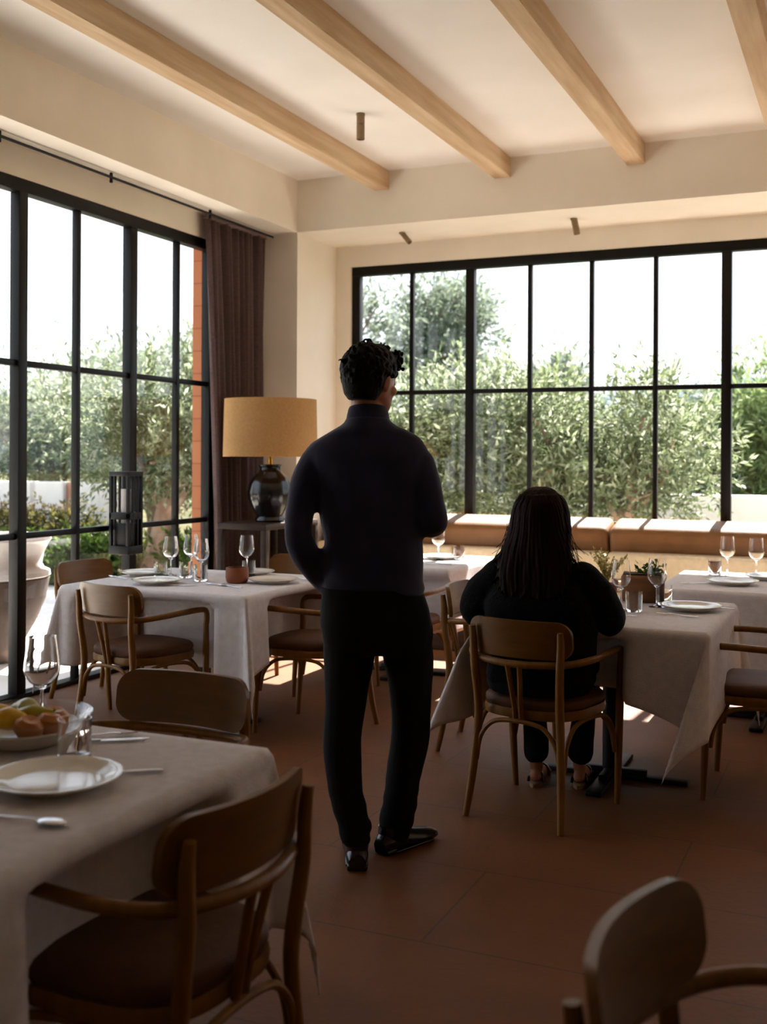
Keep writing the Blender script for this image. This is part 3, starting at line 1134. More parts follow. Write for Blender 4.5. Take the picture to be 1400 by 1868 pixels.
# ================================================================== TABLES
def table(label, x0, x1, y0, y1, z=.735, rot=0):
    cx, cy = (x0 + x1) / 2, (y0 + y1) / 2
    t = thing('dining_table', label, 'table', (cx, cy, 0), 0)
    a, b = (x1 - x0) / 2 - .006, (y1 - y0) / 2 - .006
    bm = bmesh.new(); box(bm, (-a, -b, z - .028), (a, b, z), .004); obj('tabletop', bm, M['darkwood'], t)
    bm = bmesh.new(); tube(bm, [(0, 0, .015), (0, 0, z - .035)], .036, 20); obj('pedestal', bm, M['iron'], t)
    for k in range(4):
        an = k * PI / 2
        bm = bmesh.new()
        pts = [(0, 0, .035), (.15, 0, .028), (.33, 0, .014)]
        for p, q in ((0, 1), (1, 2)):
            pass
        box(bm, (.0, -.035, .0), (.34, .035, .022), .006)
        box(bm, (.0, -.02, .015), (.16, .02, .045), .006)
        for v in bm.verts:
            v.co = Matrix.Rotation(an, 3, 'Z') @ v.co
        obj('foot', bm, M['iron'], t)
    bm = bmesh.new(); box(bm, (-.16, -.16, z - .045), (.16, .16, z - .028), .003); obj('top_plate', bm, M['iron'], t)
    return t


def sst(a, b, x):
    t = max(0.0, min(1.0, (x - a) / (b - a)))
    return t * t * (3 - 2 * t)


def cloth(label, x0, x1, y0, y1, z=.737, over=.40, pushes=(), corners=None, seed=1, overs=None, scallop=()):
    """linen square draped over a table: over = drop, corners hang in cones, pushes = dents where chairs go under"""
    cx, cy = (x0 + x1) / 2, (y0 + y1) / 2
    a, b = (x1 - x0) / 2, (y1 - y0) / 2
    ov = {'x+': over, 'x-': over, 'y+': over, 'y-': over}
    if overs:
        ov.update(overs)
    cs = {('x+', 'y-'): (.08, -.08), ('x-', 'y-'): (-.08, -.08), ('x+', 'y+'): (.08, .08), ('x-', 'y+'): (-.08, .08)}
    if corners:
        cs.update(corners)
    def samples(h, om, op):
        n = 34
        inner = [-h + 2 * h * i / n for i in range(n + 1)]
        k = 20
        lo = [-h - om * i / k for i in range(k, 0, -1)]
        hi = [h + op * i / k for i in range(1, k + 1)]
        return lo + inner + hi
    US = samples(a, ov['x-'], ov['x+'])
    VS = samples(b, ov['y-'], ov['y+'])
    bm = bmesh.new()
    G = []
    rnd = random.Random(seed)
    phx, phy = rnd.uniform(0, 6), rnd.uniform(0, 6)
    for v in VS:
        row = []
        for u in US:
            ex, ey = max(0, abs(u) - a), max(0, abs(v) - b)
            sx, sy = (1 if u > 0 else -1), (1 if v > 0 else -1)
            X, Y = max(-a, min(a, u)), max(-b, min(b, v))
            r = math.hypot(ex, ey)
            if r < 1e-9:
                row.append(bm.verts.new((X, Y, 0)))
                continue
            th = math.atan2(ey, ex)
            s2 = math.sin(2 * th)
            # rounded shoulder
            rr = .014
            if r < rr * PI / 2:
                an = r / rr
                out = rr * math.sin(an)
                dz = rr * (1 - math.cos(an))
                X += sx * math.cos(th) * out
                Y += sy * math.sin(th) * out
                row.append(bm.verts.new((X, Y, -dz)))
                continue
            hang = r - rr * PI / 2
            for sd, am in scallop:
                if sd[0] == 'y' and ex == 0 and (sy > 0) == (sd[1] == '+'):
                    hang *= 1 - am * (1 - (X / a) ** 2)
                if sd[0] == 'x' and ey == 0 and (sx > 0) == (sd[1] == '+'):
                    hang *= 1 - am * (1 - (Y / b) ** 2)
            px_, py_ = sx * math.cos(th) * rr, sy * math.sin(th) * rr
            f = hang / .55
            offx = offy = 0.0
            if ex > 0 and ey > 0:
                tip = cs[('x+' if sx > 0 else 'x-', 'y+' if sy > 0 else 'y-')]
                ww = s2 ** 1.1
                offx += tip[0] * f * ww
                offy += tip[1] * f * ww
                # flaps on each side of the fold
                fold = math.sin(4 * th) * .05 * f
                offx += sx * abs(fold) * .6 * math.cos(th)
                offy += sy * abs(fold) * .6 * math.sin(th)
            # slight outward flare and waves
            wv = .012 * math.sin(Y * 7 + phy + 1.5 * math.sin(Y * 3)) * (ex > 0) * (1 - s2)
            wu = .012 * math.sin(X * 7 + phx + 1.5 * math.sin(X * 3)) * (ey > 0) * (1 - s2)
            offx += sx * math.cos(th) * (.02 + wv / .4) * hang * 1.2
            offy += sy * math.sin(th) * (.02 + wu / .4) * hang * 1.2
            dep = math.sqrt(max(.0001, hang * hang - offx * offx - offy * offy))
            zz = -rr - dep
            X += px_ + offx
            Y += py_ + offy
            for (side, t0, t1, dp) in pushes:
                ramp = sst(.030, .085, -zz)
                if side[0] == 'x' and ex > 0 and (sx > 0) == (side[1] == '+'):
                    wgt = sst(t0 - .09, t0, Y + cy) * (1 - sst(t1, t1 + .09, Y + cy))
                    X -= sx * dp * wgt * ramp
                if side[0] == 'y' and ey > 0 and (sy > 0) == (side[1] == '+'):
                    wgt = sst(t0 - .09, t0, X + cx) * (1 - sst(t1, t1 + .09, X + cx))
                    Y -= sy * dp * wgt * ramp
            row.append(bm.verts.new((X, Y, zz)))
        G.append(row)
    for r0, r1 in zip(G, G[1:]):
        for i in range(len(r0) - 1):
            bm.faces.new((r0[i], r0[i + 1], r1[i + 1], r1[i]))
    bmesh.ops.recalc_face_normals(bm, faces=bm.faces)
    if sum(f.normal.z for f in bm.faces) < 0:
        bmesh.ops.reverse_faces(bm, faces=bm.faces[:])
    me = bpy.data.meshes.new('tablecloth')
    bm.to_mesh(me)
    bm.free()
    me.shade_smooth()
    o = link('tablecloth', me, M['cloth'])
    md = o.modifiers.new('thick', 'SOLIDIFY')
    md.thickness = .003
    md.offset = 1
    o.location = (cx, cy, z + .0005)
    return tag(o, label, 'tablecloth', 'white tablecloths')


TB = {
    'left': (-3.87, -2.76, 4.60, 5.60),
    'woman': (-1.53, -.585, 4.43, 5.40),
    'right': (-1.03, -.05, 5.85, 6.85),
    'far': (-3.30, -2.35, 6.27, 7.2),
    'near': (-2.30, -1.285, 1.24, 2.24),
    'corner': (.0, .95, .98, 1.93),
}
table('square pedestal table under the white cloth at left, before the glazed doors', *TB['left'])
table('black pedestal table the dark-haired woman sits at', *TB['woman'])
table('pedestal table in the sun by the right banquette', *TB['right'])
table('pedestal table in the sun behind the standing man', *TB['far'])
table('foreground table at lower left with the food bowl', *TB['near'])
table('pedestal table just outside the bottom right corner', *TB['corner'])
cloth('white cloth over the left table in front of the glazed doors', *TB['left'], pushes=[('y-', -3.70, -3.02, .28), ('x+', 4.88, 5.42, .22), ('x-', 5.0, 5.55, .1)], seed=2, overs={'y-': .42}, scallop=(('x+', .2),))
cloth('white cloth with a long hanging corner on the woman\'s table', *TB['woman'], pushes=[('y-', -1.50, -.97, .24), ('x-', 4.98, 5.45, .05)],
      corners={('x+', 'y-'): (-.15, -.14), ('x-', 'y-'): (-.15, -.14)}, seed=3, over=.43, scallop=(('y-', .34), ('x+', .2), ('x-', .2)))
cloth('white cloth half lit by sun on the far right table', *TB['right'], seed=4)
cloth('white cloth on the far table behind the man', *TB['far'], seed=5, pushes=[('y-', -2.86, -2.28, .03)])
cloth('blurred white cloth on the foreground table at lower left', *TB['near'], seed=6, over=.42, corners={('x+', 'y+'): (.09, .03)}, pushes=[('x+', 1.50, 1.97, .16)])
cloth('sliver of white cloth at the bottom right corner of the picture', *TB['corner'], seed=7, corners={('x-', 'y+'): (-.17, .06)}, pushes=[('x-', 1.22, 1.78, .18)])


# ================================================================== TABLEWARE
TZ = .742


def make_wineglass(label, h=.222):
    t = thing('wine_glass', label, 'wine glass', (0, 0, 0))
    k = h / .222
    bm = bmesh.new()
    prof = [(.0045, .088), (.012, .094), (.030, .108), (.041, .124), (.0445, .138), (.0435, .155), (.0395, .185), (.0345, .222), (.0333, .222), (.0383, .185), (.0422, .155), (.0431, .138), (.0395, .1255), (.029, .1105), (.012, .0975), (0, .096)]
    lathe(bm, [(r * k, z * k) for r, z in prof], 28)
    obj('bowl', bm, M['stemglass'], t)
    bm = bmesh.new()
    lathe(bm, [(0, 0), (.036 * k, 0), (.0365 * k, .0015), (.02 * k, .004), (.006 * k, .009), (.0038 * k, .02), (.0033 * k, .05), (.0045 * k, .088 * k), (0, .094 * k)], 24)
    obj('stem', bm, M['stemglass'], t)
    return t


def glass_solid():
    m, t, b = newmat('solid_glass')
    b.inputs['Base Color'].default_value = (1, 1, 1, 1)
    b.inputs['Transmission Weight'].default_value = 1.0
    b.inputs['Roughness'].default_value = 0.02
    b.inputs['IOR'].default_value = 1.45
    return m


M['stemglass'] = glass_solid()


def make_tumbler(label):
    t = thing('water_tumbler', label, 'glass', (0, 0, 0))
    bm = bmesh.new()
    lathe(bm, [(0, .0), (.034, 0), (.0365, .004), (.0375, .09), (.036, .09), (.0345, .014), (0, .012)], 28)
    o1 = obj('glass_wall', bm, M['stemglass'], t)
    bm = bmesh.new()
    lathe(bm, [(0, .0015), (.033, .0015), (.034, .011), (0, .011)], 24)
    obj('thick_base', bm, M['stemglass'], t)
    return t


def make_plate(label, R=.135):
    t = None
    bm = bmesh.new()
    k = R / .135
    lathe(bm, [(0, .004), (.075 * k, .004), (.078 * k, 0), (.084 * k, 0), (.09 * k, .006), (.118 * k, .014), (.135 * k, .021), (.1355 * k, .0245), (.132 * k, .025), (.116 * k, .019), (.096 * k, .0115), (.086 * k, .0095), (0, .0095)], 48)
    o = obj('dinner_plate', bm, M['china'])
    return tag(o, label, 'plate')


def make_fork(label):
    bm = bmesh.new()
    pts = [(0, -.095, .004), (0, -.05, .0035), (0, 0, .006), (0, .03, .008), (0, .05, .005)]
    tube(bm, spline(pts, 5), interp([.0055, .005, .0028, .003, .010], 5), 8, flat=.3, up=(0, 0, 1))
    for x in (-.0072, -.0024, .0024, .0072):
        tube(bm, [(x, .048, .005), (x, .065, .0045), (x, .092, .007)], [.0016, .0015, .0009], 6)
    o = obj('fork', bm, M['silver'])
    return tag(o, label, 'fork')


def make_knife(label):
    bm = bmesh.new()
    tube(bm, [(0, -.105, .004), (0, -.06, .0045), (0, -.005, .0045)], [.006, .0065, .005], 8, flat=.5, up=(0, 0, 1))
    tube(bm, spline([(0, -.005, .004), (0, .03, .004), (0, .08, .004), (-.003, .108, .004)], 4), interp([.006, .009, .0095, .002], 4), 8, flat=.12, up=(0, 0, 1))
    o = obj('knife', bm, M['silver'])
    return tag(o, label, 'knife')


def make_spoon(label):
    bm = bmesh.new()
    tube(bm, spline([(0, -.095, .004), (0, -.04, .0035), (0, .02, .007), (0, .045, .005)], 5), interp([.0055, .0045, .0028, .004], 5), 8, flat=.35, up=(0, 0, 1))
    ball(bm, (0, .07, .0065), .03, (.62, 1, .13))
    o = obj('spoon', bm, M['silver'])
    return tag(o, label, 'spoon')


def series(make, items, group, z=TZ):
    """first item is the maker's own object, the rest are copies with their own labels"""
    src = None
    for it in items:
        lb, x, y = it[:3]
        rot = it[3] if len(it) > 3 else random.uniform(0, 6)
        if src is None:
            src = make(lb)
            o = src
        else:
            o = dup(src)
            o['label'] = lb
        o.location = (x, y, z)
        o.rotation_euler = (0, 0, rot)
        o['group'] = group
    return src


series(make_wineglass, [
    ('wine glass at the left end of the left table, nearest the lantern', -3.615, 5.21),
    ('wine glass of the left table seen against the orange wall reveal', -3.36, 5.13),
    ('wine glass standing behind the other two on the left table', -3.60, 5.39),
    ('wine glass beside the terracotta bowl, seen against the console', -3.287, 5.49),
    ('nearer wine glass right by the seated woman\'s arm', -1.02, 4.94),
    ('wine glass right of the planter on the woman\'s table', -.89, 5.10),
    ('sparkling wine glass on the far right table against the leather', -.767, 6.72),
    ('wine glass cut by the right frame edge on the far table', -.60, 6.66),
    ('wine glass whose bowl shows below the standing man\'s elbow', -2.60, 6.78),
    ('large blurred wine glass on the foreground table', -1.905, 2.19),
], 'wine glasses')
series(make_tumbler, [
    ('low tumbler behind the left plate of the left table', -3.62, 5.12),
    ('tumbler between the wine glasses on the left table', -3.48, 5.16),
    ('tumbler left of the terracotta bowl', -3.31, 5.05),
    ('tumbler behind the right plate of the left table', -3.20, 5.37),
    ('tumbler nearest the seated woman\'s arm', -.955, 4.90),
    ('tumbler behind the plate of the woman\'s table', -.875, 5.20),
    ('tumbler on the far right table beside the sunlit plates', -.83, 6.66),
    ('tumbler on the far table seen at the man\'s right side', -2.50, 6.90),
    ('blurred tumbler between bowl and plate on the foreground table', -1.625, 1.975),
], 'water tumblers')
series(make_plate, [
    ('white plate at the right end of the left table', -2.93, 5.17),
    ('white plate at the near left of the left table', -3.46, 4.86),
    ('white plate at the far left corner of the left table', -3.76, 5.17),
    ('white plate behind the terracotta bowl on the left table', -3.24, 5.56 - .1),
    ('empty white plate on the woman\'s table', -.735, 5.07),
    ('nearer white plate on the far right table', -.68, 6.20),
    ('sunlit white plate at the back of the far right table', -.52, 6.55),
    ('sunlit plate on the far table beside the man\'s elbow', -2.62, 6.88),
    ('blurred white plate reflecting the window on the foreground table', -1.53, 1.80),
], 'white dinner plates')
series(make_fork, [
    ('fork in front of the right plate on the left table', -3.12, 4.93, 1.4),
    ('fork left of the far left plate on the left table', -3.80, 4.98, 1.2),
    ('gold-tinted fork lying before the woman\'s empty plate', -.76, 4.85, 1.35),
    ('fork left of the near plate on the far right table', -.86, 6.14, 2.2),
    ('blurred fork beside the knife above the foreground plate', -1.70, 2.155, -.95),
], 'forks')
series(make_knife, [
    ('knife before the near left plate on the left table', -3.30, 4.82, -1.1),
    ('knife at the right end of the left table', -2.86, 5.36, 1.3),
    ('knife showing right of the woman\'s empty plate', -.66, 5.16, 1.45),
    ('bright blurred knife beside the fork on the foreground table', -1.66, 2.12, -.95),
    ('knife handle sticking out from under the foreground plate', -1.47, 1.91, 2.2),
    ('knife at the sunlit back of the far table behind the man', -2.50, 6.50, 1.4),
], 'knives')
series(make_spoon, [
    ('spoon beside the terracotta bowl on the left table', -3.03, 4.90, 1.2),
    ('blurred spoon at the left edge of the foreground table', -1.44, 1.60, -1.5),
    ('spoon partly hidden by the woman\'s right arm', -1.0, 4.76, 1.3),
], 'spoons')

# terracotta bowl with greenery-less soil/salt on the left table
t = thing('terracotta_bowl', 'small round terracotta bowl in the middle of the left table', 'bowl', (-3.10, 5.08, TZ))
bm = bmesh.new()
lathe(bm, [(0, 0), (.048, 0), (.057, .008), (.062, .03), (.061, .07), (.059, .082), (.054, .082), (.053, .06), (0, .055)], 32)
obj('bowl_wall', bm, M['terracotta'], t)
bm = bmesh.new()
lathe(bm, [(0, .064), (.0525, .062)], 24)
obj('salt_filling', bm, M['soil'], t)

# planter with herbs on the woman's table
t = thing('herb_planter', 'brown square planter of green herbs on the woman\'s table', 'planter', (-.985, 5.27, TZ), .15)
bm = bmesh.new()
box(bm, (-.10, -.06, 0), (.10, .06, .13), .022, 3)
obj('pot', bm, M['boxwood'], t)
bm = bmesh.new(); box(bm, (-.088, -.05, .126), (.088, .05, .134)); obj('soil', bm, M['soil'], t, smooth=False)
c, d = crown_points([(.045, 0, .130, .04, .035, .010)], 170, .025, .1)
leaf_mesh('herb_leaves', c, d, .028, .016, M['herb'], t)
t = thing('herb_planter', 'pot of wispy pale sprigs just beyond the woman\'s shoulder', 'planter', (-1.17, 5.33, TZ), .1)
bm = bmesh.new()
lathe(bm, [(0, 0), (.045, 0), (.052, .07), (.047, .07), (.04, .06), (0, .055)], 24)
obj('pot', bm, M['terracotta'], t)
bm = bmesh.new()
cs_, ds_ = [], []
for k in range(26):
    a = random.uniform(0, 2 * PI)
    L_ = random.uniform(.10, .19)
    q = Vector((math.cos(a) * random.uniform(.03, .12), math.sin(a) * random.uniform(.03, .08), L_))
    pp = spline([(0, 0, .05), (q.x * .3, q.y * .3, .05 + q.z * .5), (q.x, q.y, .05 + q.z)], 5)
    tube(bm, pp, .0012, 5)
    for p_ in pp[4:]:
        for _ in range(3):
            cs_.append(p_); ds_.append(Vector((random.gauss(0, 1), random.gauss(0, 1), random.gauss(.4, 1))))
obj('sprig_stems', bm, M['wisp'], t)
leaf_mesh('sprig_leaves', np.array([tuple(v) for v in cs_]), np.array([tuple(v) for v in ds_]), .018, .008, M['wisp'], t)

# food bowl on the foreground table
FX, FY = -1.82, 2.035
t = thing('salad_bowl', 'blurred shallow glass-rimmed bowl of food on the foreground table', 'bowl', (FX, FY, TZ))
bm = bmesh.new()
lathe(bm, [(0, 0), (.08, 0), (.088, .006), (.118, .028), (.132, .04), (.128, .044), (.11, .034), (.08, .014), (0, .012)], 40)
obj('base_dish', bm, M['paleglaze'], t)
bm = bmesh.new()
lathe(bm, [(.126, .041), (.132, .041), (.144, .062), (.155, .068), (.155, .071), (.142, .0665), (.127, .046)], 40)
obj('glass_rim', bm, M['glass'], t)
fi = [('lemon_wedge', 'yellow lemon wedge at the left of the food bowl', 'lemon', 'lemon', -.07, -.04), ('lemon_wedge', 'yellow lemon wedge nearest the bowl\'s front rim', 'lemon', 'lemon', .0, -.065),
      ('green_pepper', 'yellow-green pepper at the back of the food bowl', 'greenfood', 'pepper', -.03, .05), ('green_pepper', 'yellow-green pepper in the middle of the food bowl', 'greenfood', 'pepper', .01, .0),
      ('roasted_tomato', 'orange roasted tomato at the right of the food bowl', 'redfood', 'tomato', .085, .0), ('roasted_tomato', 'orange roasted tomato at the right front of the food bowl', 'redfood', 'tomato', .065, -.06),
      ('roasted_tomato', 'orange roasted tomato half hidden behind the glass stem', 'redfood', 'tomato', .05, .06)]
for nm, lb, mm, ct, dx, dy in fi:
    bm = bmesh.new()
    if nm == 'lemon_wedge':
        tube(bm, spline([(-.045, 0, .0), (-.03, 0, .012), (0, 0, .018), (.03, 0, .012), (.045, 0, 0)], 5), interp([.004, .02, .027, .02, .004], 5), 12, round_cap=True)
    elif nm == 'green_pepper':
        tube(bm, spline([(-.05, .01, .0), (-.02, 0, .01), (.02, 0, .012), (.05, .015, .0)], 5), interp([.008, .025, .027, .014], 5), 10, round_cap=True)
        tube(bm, [(.05, .015, 0), (.068, .02, .008)], .003, 6)
    else:
        lathe(bm, [(0, -.024), (.02, -.022), (.034, -.004), (.033, .012), (.02, .024), (.006, .022), (0, .018)], 20)
    o = obj(nm, bm, M[mm])
    o.location = (FX + dx * .85, FY + dy * .85, TZ + .050)
    o.rotation_euler = (random.uniform(-.3, .3), random.uniform(-.3, .3), random.uniform(0, 6))
    tag(o, lb, ct, {'lemon': 'lemon wedges in the bowl', 'pepper': 'peppers in the bowl', 'tomato': 'tomatoes in the bowl'}[ct])

# ================================================================== PEOPLE
def head_parts(bm, O, R, k=1.0):
    """head facing +y in its own frame, chin at z=0, crown at z=.235; O = position, R = rotation"""
    start = len(bm.verts)
    rings = [(0, .055, .004, .022, .020), (0, .052, .014, .036, .034), (0, .040, .035, .050, .055), (0, .022, .060, .060, .078), (0, .008, .09, .067, .092), (0, .0, .12, .072, .098), (0, -.004, .15, .0755, .100), (0, -.008, .18, .073, .096), (0, -.010, .205, .062, .082), (0, -.010, .224, .042, .056), (0, -.010, .233, .018, .026)]
    loft(bm, rings, 28)
    # nose, brow, lips, ears, cheeks
    tube(bm, [(0, .088, .125), (0, .100, .105), (0, .112, .085), (0, .092, .075)], [.009, .011, .014, .008], 10, round_cap=True)
    for s in (-1, 1):
        ball(bm, (s * .012, .095, .081), .010, (1, 1, .8))
        ball(bm, (s * .028, .082, .136), .018, (1.3, .6, .45))
        ball(bm, (s * .045, .060, .088), .025, (1, .9, .8))
        ball(bm, (s * .077, -.006, .112), .030, (.30, .62, 1.05), Matrix.Rotation(s * -.35, 3, 'Z'))
        ball(bm, (s * .074, .0, .086), .011, (.5, .8, 1))
        ball(bm, (s * .031, .080, .118), .013, (1, .8, .85))
    ball(bm, (0, .090, .056), .020, (1.2, .5, .28))
    ball(bm, (0, .089, .046), .018, (1.1, .55, .32))
    ball(bm, (0, .078, .018), .020, (1, .7, .7))
    bm.verts.ensure_lookup_table()
    for v in bm.verts[start:]:
        v.co = O + R @ (v.co * k)


def hand_parts(bm, wrist, d, nrm, side, curl=.5, k=1.0, L=.185):
    """palm + five separate fingers; d = direction to the fingers, nrm = out of the palm, side = +1 thumb on d x nrm side"""
    d = Vector(d).normalized()
    nrm = Vector(nrm)
    nrm = (nrm - d * nrm.dot(d)).normalized()
    s = d.cross(nrm) * side
    wv = Vector(wrist)
    for a in (-.026, -.009, .009, .026):
        tube(bm, [wv + s * a * .7 + d * .0, wv + s * a + d * .045, wv + s * a * 1.15 + d * .088], [.016 * k, .0155 * k, .012 * k], 10, round_cap=True)
    fl = [(.034, .066, .0085), (.0115, .076, .009), (-.011, .071, .0088), (-.032, .056, .0078)]
    for a, ln, r in fl:
        p = wv + s * a + d * .088
        pts = [p - d * .02, p]
        ang = 0.15
        q = p.copy()
        for seg in (.45, .32, .25):
            ang += curl
            q = q + (d * math.cos(ang) + nrm * math.sin(ang)) * ln * seg
            pts.append(q.copy())
        tube(bm, pts, [r * 1.1, r * 1.1, r, r * .92, r * .8], 8, round_cap=True)
    p = wv + s * .030 + d * .022
    pts = [wv + s * .012 + d * .012, p + nrm * .006, p + s * .024 + d * .026 + nrm * .014, p + s * .030 + d * .052 + nrm * .022, p + s * .026 + d * .074 + nrm * .030]
    tube(bm, pts, [.014, .0135, .0115, .010, .008], 8, round_cap=True)


# ---------------- the standing man; x to his right, y the way he faces
MAN_O = Vector((-1.592, 3.506, 0))
mx = lambda px: (px - 680) * .001914
mz = lambda py: EYE - (py - 833) * .001914


def legz(py, d):
    return EYE - (py - 833) / 2012 * d


def man():
    torso = [(606 + 2, 742, 1110, .09, 0)]
    TR = [  # py, left, right, half depth, y centre
        (1110, 588, 782, .115, -.005), (1075, 590, 772, .108, .0), (1040, 589, 770, .108, .0), (990, 592, 770, .112, .0), (930, 582, 772, .118, .0),
        (870, 566, 776, .118, -.005), (840, 562, 778, .112, -.01), (822, 560, 780, .098, -.012), (809, 570, 774, .086, -.014), (796, 588, 764, .078, -.014), (785, 606, 744, .080, -.012), (775, 624, 722, .078, -.008), (766, 632, 712, .075, -.003), (759, 634, 708, .071, .0)]

    def torso_rings(sh, sub=None):
        out = []
        for py, l, r, ry, yc in TR:
            if sub and not sub(py):
                continue
            out.append(((mx(l) + mx(r)) / 2, yc, mz(py), (mx(r) - mx(l)) / 2 - sh, ry - sh))
        return out
    LA = [((mx(580), -.01, mz(845)), .056), ((mx(562), -.03, mz(880)), .053), ((mx(551), -.045, mz(930)), .046), ((mx(549), -.06, mz(975)), .045), ((mx(560), -.035, mz(1010)), .047), ((mx(580), .005, mz(1045)), .042), ((mx(598), .045, mz(1075)), .034)]
    RA = [((mx(762), -.01, mz(845)), .056), ((mx(774), -.03, mz(880)), .054), ((mx(783), -.045, mz(920)), .050), ((mx(789), -.045, mz(948)), .052), ((mx(786), .03, mz(952)), .048), ((mx(775), .13, mz(945)), .042), ((mx(762), .215, mz(938)), .034)]
    # leg centre lines: (px centre, py, half width px, y, d)
    LL = [(634, 1130, 46, .0, 3.83), (638, 1200, 47, .0, 3.82), (634, 1250, 42, .0, 3.81), (631, 1300, 38, .0, 3.80), (627, 1350, 34, -.01, 3.80), (628, 1400, 33, -.02, 3.79), (633, 1450, 31, -.03, 3.79), (645, 1490, 29, -.035, 3.79), (654, 1530, 27, -.035, 3.79)]
    RL = [(738, 1130, 47, .0, 3.86), (748, 1200, 46, .02, 3.88), (751, 1250, 39, .04, 3.90), (752, 1300, 35, .06, 3.92), (749, 1350, 34, .08, 3.94), (741, 1400, 33, .10, 3.97), (734, 1450, 31, .12, 3.99), (729, 1480, 30, .13, 4.0), (725, 1508, 28, .13, 4.0)]

    def leg_pts(Lx):
        P_, R_ = [], []
        for px, py, hw, y, d in Lx:
            P_.append(((px - 700) / 2012 * d + .038, y, legz(py, d)))
            R_.append(hw / 2012 * d)
        return P_, R_
    body = bmesh.new()
    loft(body, torso_rings(.014), 28, 2.4)
    tube(body, [(mx(672), -.002, mz(800)), (mx(671), .0, mz(770)), (mx(670), .012, mz(735))], [.060, .058, .056], 20, round_cap=True)
    for A in (LA, RA):
        tube(body, spline([p for p, r in A], 4), interp([r - .012 for p, r in A], 4), 14, round_cap=True)
    for Lx in (LL, RL):
        P_, R_ = leg_pts(Lx)
        tube(body, spline(P_, 4), interp([r - .016 for r in R_], 4), 14, round_cap=True)
    HO = Vector((mx(673), .0, 1.568))
    HR = Matrix.Rotation(math.radians(-38), 3, 'Z') @ Matrix.Rotation(math.radians(-4), 3, 'X')
    head_parts(body, HO, HR, .985)
    hand_parts(body, (mx(762), .215, mz(938)), (-.25, 1, .05), (-1, -.1, -.1), 1, .45)
    hand_parts(body, (mx(598), .045, mz(1075)), (.25, .25, -1), (.8, -.3, 0), -1, .12)
    # feet inside the shoes
    lf = (leg_pts(LL)[0][-1][0], -.03)
    rf = (leg_pts(RL)[0][-1][0], .13)
    tube(body, [(lf[0], lf[1], .09), (lf[0], lf[1] + .02, .05), (lf[0] - .005, lf[1] + .14, .026)], [.032, .024, .014], 10, round_cap=True)
    tube(body, [(rf[0], rf[1], .09), (rf[0] + .01, rf[1] + .01, .04), (rf[0] + .08, rf[1] + .08, .026)], [.032, .024, .014], 10, round_cap=True)
    p = fuse('person', body, .0055, M['skin'], None, 2)
    tag(p, 'standing man in navy shirt and black trousers, seen from behind, hand in pocket', 'person')
    p.location = MAN_O
    p.rotation_euler = (0, 0, YAW)
    # shirt
    bm = bmesh.new()
    loft(bm, [r for r in torso_rings(-.003, lambda q: q < 1090)], 28, 2.4)
    for A in (LA, RA):
        q = [a for a in A]
        tube(bm, spline([a for a, r in q[:-1]] + [Vector(q[-1][0]) * .8 + Vector(q[-2][0]) * .2], 4), interp([r + .004 for a, r in q], 4), 14, round_cap=True)
    # blouse over the waistband
    loft(bm, [(mx(680), 0, mz(1084), .172, .104), (mx(680), -.002, mz(1070), .178, .116), (mx(679), -.004, mz(1040), .177, .118), (mx(679), -.002, mz(1000), .174, .114)], 28, 2.4)
    def folds(co, n):
        f = NZ.noise(Vector((co.x * 9, co.y * 9, co.z * 4.5))) * .011
        f += math.sin(co.z * 46 + co.x * 18 + 3 * NZ.noise(co * 6)) * .0035 * max(0, min(1, (1.25 - co.z) * 3))
        return n * f
    fuse('shirt', bm, .0085, M['navy'], p, 3, folds)
    # collar
    bm = bmesh.new()
    cpts = []
    n = 28
    ri = []
    for (r, z, yo) in ((.074, 1.543, .0), (.071, 1.562, -.002), (.0665, 1.583, .0), (.063, 1.590, .002), (.059, 1.586, .002), (.058, 1.56, .0)):
        ri.append([bm.verts.new((mx(671) + r * 1.04 * math.cos(2 * PI * k / n), r * .98 * math.sin(2 * PI * k / n) + yo, z - .012 * math.sin(2 * PI * k / n))) for k in range(n)])
    for a, b in zip(ri, ri[1:] + ri[:1]):
        for k in range(n):
            bm.faces.new((a[k], a[(k + 1) % n], b[(k + 1) % n], b[k]))
    obj('collar', bm, M['navy'], p)
    # trousers
    bm = bmesh.new()
    loft(bm, [(mx(689), 0, mz(1190), .14, .10), (mx(689), -.002, mz(1178), .185, .115), (mx(688), -.006, mz(1140), .196, .124), (mx(685), -.004, mz(1110), .190, .120), (mx(681), 0, mz(1080), .178, .110), (mx(680), 0, mz(1060), .166, .098)], 28, 2.3)
    for Lx, s in ((LL, -1), (RL, 1)):
        P_, R_ = leg_pts(Lx)
        tube(bm, spline(P_, 4), interp([r + .001 for r in R_], 4), 16, round_cap=True)
        # bunched hem
        a = Vector(P_[-1])
        tube(bm, [a + Vector((0, -.005, .055)), a + Vector((0, -.008, .032)), a + Vector((0, -.004, .01)), a + Vector((0, 0, -.012))], [R_[-1] * .98, R_[-1] * 1.1, R_[-1] * 1.0, R_[-1] * 1.05], 16)
    # pocket bulge and side pocket flare
    ball(bm, (mx(606), .06, mz(1105)), .046, (.9, 1, 1.3))
    ball(bm, (mx(781), .0, mz(1155)), .04, (.6, 1, 1.6))
    def tf(co, n):
        f = NZ.noise(Vector((co.x * 10, co.y * 10, co.z * 6))) * .006
        if co.z < .35:
            f += math.sin(co.z * 95 + co.x * 30) * .003 * (1 - co.z / .35)
        return n * f
    fuse('trousers', bm, .0085, M['black'], p, 2, tf)
    bm = bmesh.new()
    n = 40
    ri = []
